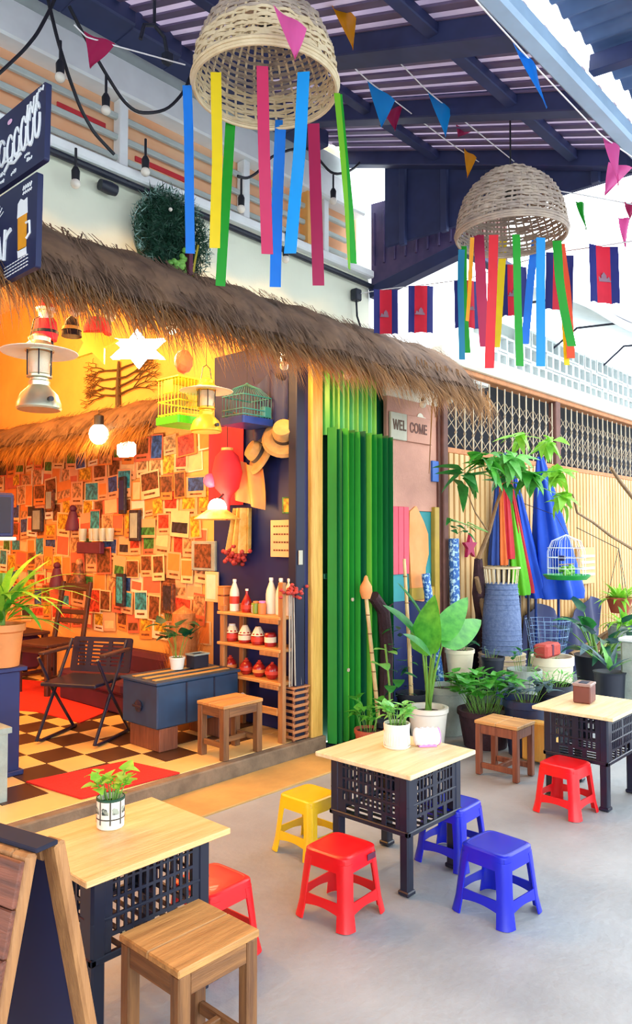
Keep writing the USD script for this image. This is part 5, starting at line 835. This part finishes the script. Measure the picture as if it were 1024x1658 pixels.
# dark cloths behind the pots
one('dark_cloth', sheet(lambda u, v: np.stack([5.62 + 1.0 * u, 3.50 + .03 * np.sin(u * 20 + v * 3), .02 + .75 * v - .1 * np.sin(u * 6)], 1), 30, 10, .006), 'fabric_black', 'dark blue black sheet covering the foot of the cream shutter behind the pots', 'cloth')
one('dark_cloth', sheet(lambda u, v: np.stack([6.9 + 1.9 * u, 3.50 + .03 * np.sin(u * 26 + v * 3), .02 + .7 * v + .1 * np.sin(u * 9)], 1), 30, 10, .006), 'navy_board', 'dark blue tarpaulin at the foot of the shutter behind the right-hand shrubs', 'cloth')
for px, y, r, h, m_, lb in ((668, 3.30, .12, .30, 'pot_black', 'dark empty pot between the bamboo pole and the large-leaved plant'), (770, 3.05, .13, .26, 'pot_black', 'dark low pot left of the green bush')):
    t = Thing('plant_pot', lb, 'pot', gpos(px, y)); t.l('pot', lathe([(0, 0), (r * .8, 0), (r, h), (r * 1.08, h), (r * 1.08, h + .03), (r * .9, h + .03), (r * .85, h * .8), (0, h * .8)], 26), m_); t.l('soil', lathe([(0, h * .9), (r * .9, h * .88)], 18), 'soil')
# ------------------------------------------------------------------ chalk signs sticking out at the upper left
def chalk_sign(label, x, y0, y1, z0, z1, draw, slant=.0):
    t = Thing('chalk_sign', label, 'sign', (x, y0, z0)); W, Hh = y1 - y0, z1 - z0       # local reading direction: -y (towards the street); a = distance from the wall end
    P = lambda a, b, o=0.0: A(-.014 - o, W - a, b)
    t.l('board', prism(Polygon([(.01, 0), (W - .0, 0), (W, Hh), (0.0, Hh)]).buffer(-.012).buffer(.012), .024, (-.012, 0, 0), (0, 1, 0), (0, 0, 1)), 'chalkboard', False)
    draw(t, P, W, Hh)
    t.l('bracket', cat(bar((0, W, Hh * .7), (0, 3.62 - y0, Hh * .7), .02), bar((0, W, Hh * .25), (0, 3.62 - y0, Hh * .25), .02)), 'pipe_black'); return t
def stroke(P, pts, r=.006): return tube([P(a, b) for a, b in pts], r, 5)
def loop(cx, cy, rx, ry, n=16, a0=0, a1=2 * PI): return [(cx + rx * math.cos(a), cy + ry * math.sin(a)) for a in np.linspace(a0, a1, n)]
def draw1(t, P, W, Hh):
    o = W - .40; s = []
    for k, (cx, cy, rx, ry) in enumerate(((.02, .15, .03, .055), (.10, .14, .028, .06), (.16, .15, .026, .062), (.22, .165, .024, .07), (.28, .175, .026, .08), (.335, .18, .022, .072))): s.append(stroke(P, loop(o + cx, cy, rx, ry, 18, .6, 6.6), .007))
    s += [stroke(P, [(o + .245, .2), (o + .255, .27), (o + .28, .275), (o + .27, .2)], .006), stroke(P, [(o + .30, .22), (o + .31, .285), (o + .335, .29), (o + .325, .22)], .006), stroke(P, [(o + .05, .06), (o + .09, .085), (o + .14, .07), (o + .2, .09)], .008), stroke(P, [(o + .02, .1), (o + .3, .11)], .005)]
    t.l('chalk_lettering', cat(*s), 'chalk'); q = random.Random(3); z = []
    for (a, b) in ((.36, .29), (.25, .06), (.27, .035), (.13, .025), (.03, .05), (.02, .02)):
        for k in range(4): z.append(stroke(P, [(o + a + k * .012 - .02, b + q.uniform(-.004, .004)), (o + a + k * .012 - .014, b + q.uniform(.008, .018))], .003))
    t.l('small_lettering', cat(*z), 'chalk'); t.l('pink_mark', place(ball((0, 0, 0), .014, 1, (.2, 1.6, .8)), P(o + .09, .265)), 'chalk_pink')
def draw2(t, P, W, Hh):
    o = W - .36; z = []; q = random.Random(4)
    t.l('chalk_lettering', cat(stroke(P, [(o + .08, .09), (o + .09, .22), (o + .085, .16), (o + .11, .20), (o + .14, .21)], .009), stroke(P, [(o - .06, .08), (o - .03, .2), (o + .0, .14), (o + .03, .2), (o + .05, .1)], .009)), 'chalk')
    t.l('mug_glass', prism(Polygon([(0, 0), (.07, 0), (.075, .14), (-.005, .14)]), .004, P(o + .27, .10, -.000), (0, 1, 0), (0, 0, 1)), 'beer', False)
    t.l('mug_foam', cat(prism(Polygon([(-.01, .14), (.08, .14), (.075, .20), (.05, .215), (.02, .2), (-.005, .205)]), .005, P(o + .27, .10, 0), (0, 1, 0), (0, 0, 1)), prism(Polygon([(-.005, -.03), (.07, -.03), (.075, .003), (0, .003)]), .005, P(o + .27, .10, 0), (0, 1, 0), (0, 0, 1))), 'chalk', False)
    t.l('mug_handle', stroke(P, [(o + .27, .2), (o + .30, .2), (o + .305, .15), (o + .275, .135)], .006), 'chalk')
    for r_ in range(4):
        for k in range(9): z.append(stroke(P, [(o + .08 + k * .024, .015 + r_ * .014 + k * .001), (o + .095 + k * .024, .016 + r_ * .014 + k * .001)], .0025))
    for k in range(5): z.append(stroke(P, [(o + .24 + k * .016, .345 + q.uniform(-.004, .004)), (o + .25 + k * .016, .36)], .003)); z.append(stroke(P, [(o + .24 + k * .016, .325), (o + .25 + k * .016, .335)], .003))
    for k in range(6): a = .4 + k * .35; z.append(stroke(P, [(o - .0 + .03 * math.cos(a), .28 + .03 * math.sin(a)), (o + .07 * math.cos(a), .28 + .07 * math.sin(a))], .002))
    t.l('small_lettering', cat(*z), 'chalk')
c1 = dist(78, 258, 3.0); chalk_sign('upper black chalk sign with curly white lettering at the top left', c1[0], c1[1], 3.52, c1[2], c1[2] + .315, draw1)
c2 = dist(64, 432, 3.0); chalk_sign('lower black chalk sign with a drawn beer mug at the top left', c2[0], c2[1], 3.52, c2[2], c2[2] + .385, draw2)
# ------------------------------------------------------------------ woven basket shades and their streamers
def bell_basket(label, c, R, Hh, zr, top_hook, seed, m1='rattan', m2='rattan_dark'):
    t = Thing('hanging_basket', label, 'lampshade', (c[0], c[1], zr)); q = random.Random(seed)
    prof = lambda s: R * (1 - .10 * s - .52 * s ** 3.2)                      # s: 0 at the rim, 1 at the crown
    for k in range(40):
        a = k * 2 * PI / 40; pts = [(prof(s) * math.cos(a + .12 * s), prof(s) * math.sin(a + .12 * s), s * Hh) for s in np.linspace(0, 1, 9)]; t.l('stake', strip(pts, .010, .003, [(-math.sin(a), math.cos(a), 0)] * 9), m1)
    for k in range(30):
        s = .03 + .94 * k / 29; n = 80; an = np.linspace(0, 2 * PI, n); rr = prof(s) + .006 * np.cos(an * 20 + (k % 2) * PI) + q.uniform(-.002, .002); pts = np.stack([rr * np.cos(an), rr * np.sin(an), s * Hh + .008 * np.sin(an * 3 + q.uniform(0, 6))], 1)
        t.l('weaver', strip(pts, .011 if k % 3 else .014, .003, (0, 0, 1)), m1 if k < 12 else m2)
    for z, r in ((0, R), (.012, R + .004), (-.01, R - .003)): t.l('rim_hoop', tube([(r * math.cos(a), r * math.sin(a), z) for a in np.linspace(0, 2 * PI, 49)], .008, 6, False), m1)
    t.l('crown', lathe([(0, Hh), (prof(1) * .9, Hh - .004), (prof(1), Hh - .012), (prof(1), Hh - .004), (0, Hh + .01)], 24), m2); t.l('cord', tube([(0, 0, Hh), (0, 0, top_hook - zr)], .005, 5), 'cable_black'); t.l('bulb_socket', lathe([(0, Hh - .14), (.03, Hh - .14), (.03, Hh - .06), (0, Hh - .05)], 12), 'cable_black'); return t
B1 = dist(430, 150, 3.12); bell_basket('big woven bell basket hung under the roof, with streamers, left of the bunting', B1, .30, .35, 3.372, roof_z(B1[1]), 1)
B2 = dist(828, 372, 4.15); bell_basket('second woven bell basket hung under the roof, above the right-hand streamers', B2, .30, .34, 3.17, roof_z(B2[1]), 2, 'rattan_dark', 'rattan_dark')
def streamer(color, label, c, zr, R, pts, wpx, group, tw=0.0):
    """pts: pixel path of one streamer, hung from the basket rim at its own depth on the rim circle."""
    side = pts[0][2]; t0 = np.linalg.norm((c - EYE) @ FW); lat = (pts[0][0] - CX) / F * t0 - (c - EYE) @ RT; dd = math.sqrt(max(R * R - lat * lat, .0004)) * side
    out = []
    for px, py, _ in pts: out.append(dist(px, py, t0 + dd))
    out = np.array(out); n = 16; s = np.linspace(0, 1, n); u = np.linspace(0, 1, len(out)); P = np.stack([np.interp(s, u, out[:, k]) for k in range(3)], 1)
    P[1:-1] = (P[:-2] + 2 * P[1:-1] + P[2:]) / 4; P += np.outer(.004 * np.sin(s * 7 + rng.uniform(0, 6)), FW0)
    w = wpx * (t0 + dd) / F; an = tw * s + rng.uniform(-.15, .15); wd = np.outer(np.cos(an), RT) + np.outer(np.sin(an), FW0)
    one('streamer', strip(P, w, .0012, wd), color, label, 'streamer', group, smooth=40)
G1, G2 = 'streamers on the big basket', 'streamers on the second basket'
for col, lb, pts, w, tw in (('rib_blue', 'blue streamer at the left edge of the big basket, ending over the wreath', ((303, 138, -1), (306, 220, 0), (308, 410, 0)), 15, .1),
    ('rib_yellow', 'yellow streamer on the left of the big basket', ((350, 118, -1), (352, 260, 0), (348, 402, 0)), 17, 0),
    ('rib_green', 'green streamer behind the yellow one on the big basket', ((374, 190, 1), (366, 320, 0), (357, 463, 0)), 16, .2),
    ('rib_magenta', 'pinkish red streamer in the middle of the big basket', ((425, 106, -1), (428, 250, 0), (433, 411, 0)), 19, .1),
    ('rib_blue', 'blue streamer low in the middle, right of the pinkish red one', ((455, 195, 1), (449, 330, 0), (446, 465, 0)), 18, 0),
    ('rib_cyan', 'bright blue slanting streamer on the right of the big basket', ((492, 117, -1), (486, 240, 0), (477, 330, 0), (470, 411, 0)), 20, .1),
    ('rib_crimson', 'dark red streamer at the right of the big basket', ((508, 200, 1), (512, 330, 0), (516, 462, 0)), 19, .1),
    ('rib_lime', 'yellow green twisted streamer at the right edge of the big basket', ((546, 150, -1), (556, 260, 0), (562, 340, 0), (566, 436, 0)), 10, 1.1),
    ('rib_green', 'thin green streamer beside the twisted yellow green one', ((549, 152, 1), (560, 270, 0), (568, 350, 0), (573, 426, 0)), 11, .5)): streamer(col, lb, B1, 3.372, .30, pts, w, G1, tw)
for col, lb, pts, w, tw in (('rib_teal', 'teal blue streamer at the left end of the second basket', ((748, 404, -1), (746, 470, 0), (749, 582, 0)), 11, .2),
    ('rib_green', 'thin green streamer beside the teal one on the second basket', ((752, 398, 1), (752, 480, 0), (758, 571, 0)), 9, .1),
    ('rib_gold', 'thin yellow streamer left of the red ones on the second basket', ((765, 385, -1), (762, 450, 0), (757, 520, 0)), 7, .4),
    ('rib_magenta', 'shorter pink red streamer on the second basket', ((776, 380, 1), (780, 480, 0), (786, 561, 0)), 17, .1),
    ('rib_red', 'longest red streamer of the second basket', ((800, 380, -1), (797, 480, 0), (793, 596, 0)), 15, 0),
    ('rib_yellow', 'yellow streamer right of the longest red one', ((816, 385, 1), (810, 480, 0), (804, 562, 0)), 12, .1),
    ('rib_green', 'green streamer in the middle of the second basket', ((836, 380, -1), (839, 480, 0), (842, 593, 0)), 13, .1),
    ('rib_blue', 'blue slanting streamer, left of the two blue ones', ((868, 385, 1), (860, 450, 0), (850, 557, 0)), 13, .1),
    ('rib_cyan', 'bright blue long streamer, right of the two blue ones', ((876, 385, -1), (876, 480, 0), (876, 593, 0)), 15, 0),
    ('rib_green', 'green streamer slanting right at the right end of the second basket', ((902, 390, -1), (906, 450, 0), (916, 510, 0), (926, 561, 0)), 14, .1),
    ('rib_orange', 'orange red streamer behind the slanting green one', ((908, 395, 1), (918, 460, 0), (925, 580, 0)), 13, .1),
    ('rib_yellow', 'thin yellow streamer under the slanting green one', ((905, 398, 1), (912, 480, 0), (919, 591, 0)), 9, .2)): streamer(col, lb, B2, 3.17, .30, pts, w, G2, tw)
# ------------------------------------------------------------------ bunting
def bunting(label, pts, sag=0.0):
    P = [dist(*p) for p in pts]; n = 40; u = np.linspace(0, 1, len(P)); s = np.linspace(0, 1, n); Q = np.stack([np.interp(s, u, np.array(P)[:, k]) for k in range(3)], 1); Q[1:-1] = (Q[:-2] + 2 * Q[1:-1] + Q[2:]) / 4
    one('bunting_string', tube(Q, .0035, 5), 'string_white', label, 'string'); return Q
def pennant(col, label, a, b, tip, t):
    """A triangle of cloth: two corners on the string, one hanging tip (pixels at distance t from the eye along the view)."""
    a, b, c = dist(*a, t), dist(*b, t + .05), dist(*tip, t - .03); d = b - a
    m = sheet(lambda u, v: a + np.outer(u * (1 - v) + .5 * v, d) + np.outer(v, c - a - d * .5) + np.outer(.012 * np.sin(u * 6 + v * 4) * (1 - .5 * v), FW0), 8, 10, .0012)
    one('pennant', m, col, label, 'pennant', None, 40)
bunting('white bunting string from the top above the big basket towards the second basket', ((380, -60, 3.2), (440, 0, 3.4), (520, 58, 3.7), (595, 130, 4.0), (642, 165, 4.2), (740, 240, 4.7), (870, 320, 5.4), (1000, 350, 5.9)))
bunting('white bunting string in the middle, carrying two bright blue pennants', ((500, -60, 3.3), (578, 30, 3.6), (690, 145, 4.0), (732, 180, 4.2), (850, 275, 4.8), (990, 345, 5.6)))
bunting('white bunting string at the right, carrying the long blue pennant', ((720, -60, 2.5), (775, 5, 2.7), (830, 65, 2.9), (872, 112, 3.05), (975, 220, 3.5), (1030, 258, 3.75), (1100, 310, 4)))
bunting('thin string at the far right with small pink pennants', ((850, 300, 4.4), (940, 315, 4.3), (1030, 332, 4.2), (1100, 335, 4.1)))
bunting('thin bunting string crossing the upper left wall', ((120, 40, 3.2), (140, 60, 3.25), (190, 75, 3.3), (300, 105, 3.5)))
for col, lb, a, b, c, t in (('rib_pink', 'pink pennant over the top of the big basket', (443, 8), (497, 48), (478, 97), 2.72), ('rib_gold', 'orange yellow pennant at the top centre', (531, -8), (577, 30), (572, 80), 3.45), ('rib_cyan', 'bright blue pennant right of the big basket', (595, 130), (640, 163), (618, 207), 4.05),
    ('rib_crimson', 'dark pink pennant behind the first bright blue one', (622, 180), (652, 172), (640, 212), 4.3), ('rib_cyan', 'bright blue pennant in the middle of the roof', (692, 145), (731, 180), (722, 222), 4.1), ('rib_crimson', 'dark red pennant just right of the middle blue one', (738, 188), (765, 212), (742, 222), 4.6), ('rib_gold', 'orange pennant above the second basket', (752, 240), (772, 256), (757, 288), 4.7), ('rib_pink', 'pink pennant above the second basket', (838, 266), (860, 280), (852, 320), 4.6),
    ('rib_blue', 'long narrow blue pennant at the upper right', (830, 66), (868, 108), (886, 175), 2.97), ('rib_olive', 'olive yellow pennant right of the second basket', (847, 215), (889, 224), (872, 252), 4.8), ('rib_pink', 'upper pink pennant at the right edge', (976, 218), (1004, 240), (1002, 300), 3.55), ('rib_pink', 'broad pink pennant below the upper one at the right edge', (986, 262), (1024, 272), (979, 318), 3.75),
    ('rib_crimson', 'small dark pink pennant at the far right edge', (1012, 326), (1034, 330), (1020, 355), 4.2), ('rib_pink', 'small pink pennant above the rightmost flag', (1002, 352), (1020, 354), (1013, 404), 4.2), ('rib_green', 'green pennant left of the rightmost flag', (932, 324), (946, 330), (950, 372), 4.3), ('rib_crimson', 'dark red pennant on the upper left wall', (136, 50), (187, 72), (146, 110), 3.25)): pennant(col, lb, a, b, c, t)
# ------------------------------------------------------------------ small national flags on a string
bunting('thin string carrying the row of small blue and red flags', ((570, 478, 5.75), (625, 468, 5.6), (682, 462, 5.4), (757, 452, 5.1), (830, 428, 4.8), (905, 408, 4.5), (977, 398, 4.25), (1040, 388, 4.05)))
tmp = Polygon([(-.045, 0), (.045, 0), (.045, .008), (.038, .008), (.038, .02), (.030, .03), (.022, .02), (.016, .02), (.016, .035), (.0, .055), (-.016, .035), (-.016, .02), (-.022, .02), (-.030, .03), (-.038, .02), (-.038, .008), (-.045, .008)])
for i, (px, py, t) in enumerate(((625, 469, 5.6), (682, 463, 5.4), (757, 455, 5.1), (832, 430, 4.8), (907, 411, 4.5), (977, 398, 4.25))):
    top = dist(px, py, t); W, L = .185, .335; fgt = Thing('small_flag', 'small vertical flag, blue, red and blue, %s from the left of the row' % ORD[i], 'flag', top, 0, 'row of small national flags')
    wdir = RT * math.cos(.2) + FW0 * math.sin(.2); wav = lambda u, v: .012 * np.sin(u * 5 + i) + .03 * v * math.sin(i * 2.0)
    band = lambda u0, u1: sheet(lambda u, v: np.outer((u0 + (u1 - u0) * u - .5) * W, wdir) + np.outer(-v * L * (1 - .02 * np.sin(u * 3)), ZZ) + np.outer(wav(u0 + (u1 - u0) * u, v), FW0), 7, 10, .0014)
    fgt.l('blue_band', band(0, .25), 'flag_blue'); rb0 = fgt.l('red_band', band(.25, .75), 'flag_red'); fgt.l('blue_band', band(.75, 1), 'flag_blue')
    e = prism(tmp, .003); e.vertices[:, 0] *= 1.0; T = np.eye(4); T[:3, 0], T[:3, 1], T[:3, 2] = wdir, ZZ, np.cross(wdir, ZZ); T[:3, 3] = A(0, 0, -L * .62) - FW0 * .004 + FW0 * (float(wav(np.array(.5), np.array(.6)))); e.apply_transform(T); fgt.l('temple_emblem', e, 'flag_grey', False, rb0)
# ------------------------------------------------------------------ wreath, cables with bulbs
p = on_y(268, 388, 3.60); wr = Thing('wreath', 'large dark oval wreath with tinsel edge on the cream wall', 'wreath', (p[0], 3.56, p[2]))
el = lambda a, k=1.0: A(.265 * k * math.cos(a), 0, .26 * k * math.sin(a))
wr.l('backing', prism(affinity.scale(Point(0, 0).buffer(1.0, 24), .19, .20).union(affinity.scale(Point(-.06, 0).buffer(1, 24), .15, .23)), .05, (0, .05, 0), (1, 0, 0), (0, 0, 1)), 'dark_green')
V, Fc, V2, F2 = [], [], [], []; q = random.Random(8)
for k in range(3600):
    a = q.uniform(0, 2 * PI); rr = q.uniform(.55, 1.05) if k % 3 else q.uniform(0, 1) * .85; b = el(a, rr) + A(0, -.02 - .03 * q.random(), 0); d = A(q.gauss(0, 1), -abs(q.gauss(0, .8)), q.gauss(0, 1)); d /= np.linalg.norm(d); s = np.cross(d, A(q.gauss(0, 1), q.gauss(0, 1), q.gauss(0, 1))); s /= np.linalg.norm(s); tin = rr > .9 and q.random() < .55
    X, Y = (V2, F2) if tin else (V, Fc); k0 = len(X); l_ = q.uniform(.03, .06); X += [b - s * .004, b + s * .004, b + d * l_]; Y.append((k0, k0 + 1, k0 + 2))
wr.l('needles', trimesh.Trimesh(V, Fc, process=False), 'dark_green', False, kind='stuff'); wr.l('tinsel', trimesh.Trimesh(V2, F2, process=False), 'tinsel', False, kind='stuff')
wr.l('moss_tuft', cat(*[ball((q.gauss(.05, .04), -.06, -.17 + q.gauss(0, .035)), .018, 1) for _ in range(26)]), 'moss', kind='stuff')
wr.l('maroon_bar', bar((.09, -.07, .06), (.085, -.07, -.22), .05, .03), 'maroon'); wr.l('yellow_ribbon', strip([(.15, -.08, -.02), (.12, -.09, -.12), (.11, -.08, -.22)], .014, .002, (1, 0, 0)), 'rib_olive')
for k, (a, b) in enumerate(((-.05, .13), (.07, .19), (.09, .07))): wr.l('light', ball((a, -.075, b), .012, 1), 'bulb_off')
def cable(label, pts, r=.009):
    P0 = np.array(pts); u = np.linspace(0, 1, len(P0)); s = np.linspace(0, 1, 40); pts = np.stack([np.interp(s, u, P0[:, k]) for k in range(3)], 1)
    for _ in range(4): pts[1:-1] = (pts[:-2] + 2 * pts[1:-1] + pts[2:]) / 4
    one('string_light_cable', tube(np.array(pts), r, 6), 'cable_black', label, 'cable')
def drop_bulb(label, p, r=.026, down=.1):
    t = Thing('string_bulb', label, 'bulb', p); t.l('pigtail', tube([(0, 0, 0), (0, 0, -down)], .007, 6), 'cable_black'); t.l('socket', lathe([(0, -down - .07), (.02, -down - .07), (.022, -down - .02), (.012, -down), (0, -down)], 12), 'cable_black'); t.l('globe', ball((0, 0, -down - .07 - r * .7), r, 2), 'bulb_off')
C = lambda px, py, y=3.45: on_y(px, py, y)
cable('black light cable swagged over the upper wall from the left edge to the roof', [C(-40, 150), C(0, 118), C(38, 82), C(60, 55), C(82, 14), C(100, -30)]); cable('black light cable dropping steeply across the orange rails', [C(78, 0), C(92, 60), C(110, 120), C(130, 175), C(152, 215), C(185, 250)]); cable('second steep light cable beside the dark red pennant', [C(112, 10), C(132, 50), C(160, 100), C(178, 130), C(200, 165), C(225, 185), C(270, 180), C(298, 150), C(310, 120)])
cable('light cable swagged along the ledge behind the big basket streamers', [C(385, 285), C(400, 290), C(420, 278), C(440, 250), C(500, 235), C(520, 262), C(540, 285), C(575, 275), C(600, 240)])
for px, py, y, lb in ((98, 66, 3.44, 'unlit bulb on the steep cable left of the dark red pennant'), (172, 122, 3.44, 'unlit bulb on the second steep cable by the white rail'), (236, 225, 3.5, 'unlit bulb above the wreath'), (391, 290, 3.44, 'unlit bulb on the ledge cable left of the pinkish red streamer'), (463, 375, 3.5, 'dark bulb on the wall between the blue streamers'), (540, 283, 3.44, 'unlit bulb on the ledge cable right of the dark red streamer'), (123, 240, 3.52, 'dark lamp holder on the wall pipe beside the upper chalk sign')): drop_bulb(lb, C(px, py, y))
sp_ = Thing('spotlight', 'small dark spotlight on the cream wall left of the wreath', 'lamp', (C(180, 288)[0], 3.56, C(180, 288)[2])); sp_.l('head', lathe([(0, 0), (.03, 0), (.035, .06), (.03, .1), (0, .1)], 16).apply_transform(rotm(0, PI / 2, 0)), 'pipe_black'); sp_.l('arm', bar((.05, 0, 0), (.05, .06, 0), .012), 'pipe_black')
ho = Thing('hook_lamp', 'dark curved lamp arm fixed to the roof edge at the top left', 'lamp', (dist(250, 60, 3.7))); ho.l('arm', tube([(-.08, 0, -.05), (-.06, 0, .03), (0, 0, .06), (.06, 0, .03), (.08, 0, -.05)], .01, 7), 'pipe_black'); ho.l('mount', bx((.08, 0, -.07), (.05, .05, .06), .01), 'pipe_black'); ho.l('stem', tube([(0, 0, .06), (0, 0, .3)], .008, 6), 'pipe_black')
eb = Thing('junction_box', 'dark junction box where the cables meet at the corner of the cream wall', 'box', (C(578, 463, 3.58)[0], 3.585, C(578, 463)[2])); eb.l('case', bx((0, 0, 0), (.07, .06, .09), .008), 'pipe_black'); eb.l('conduit', tube([(0, 0, -.04), (.01, 0, -.16), (.06, 0, -.25)], .008, 6), 'pipe_black')
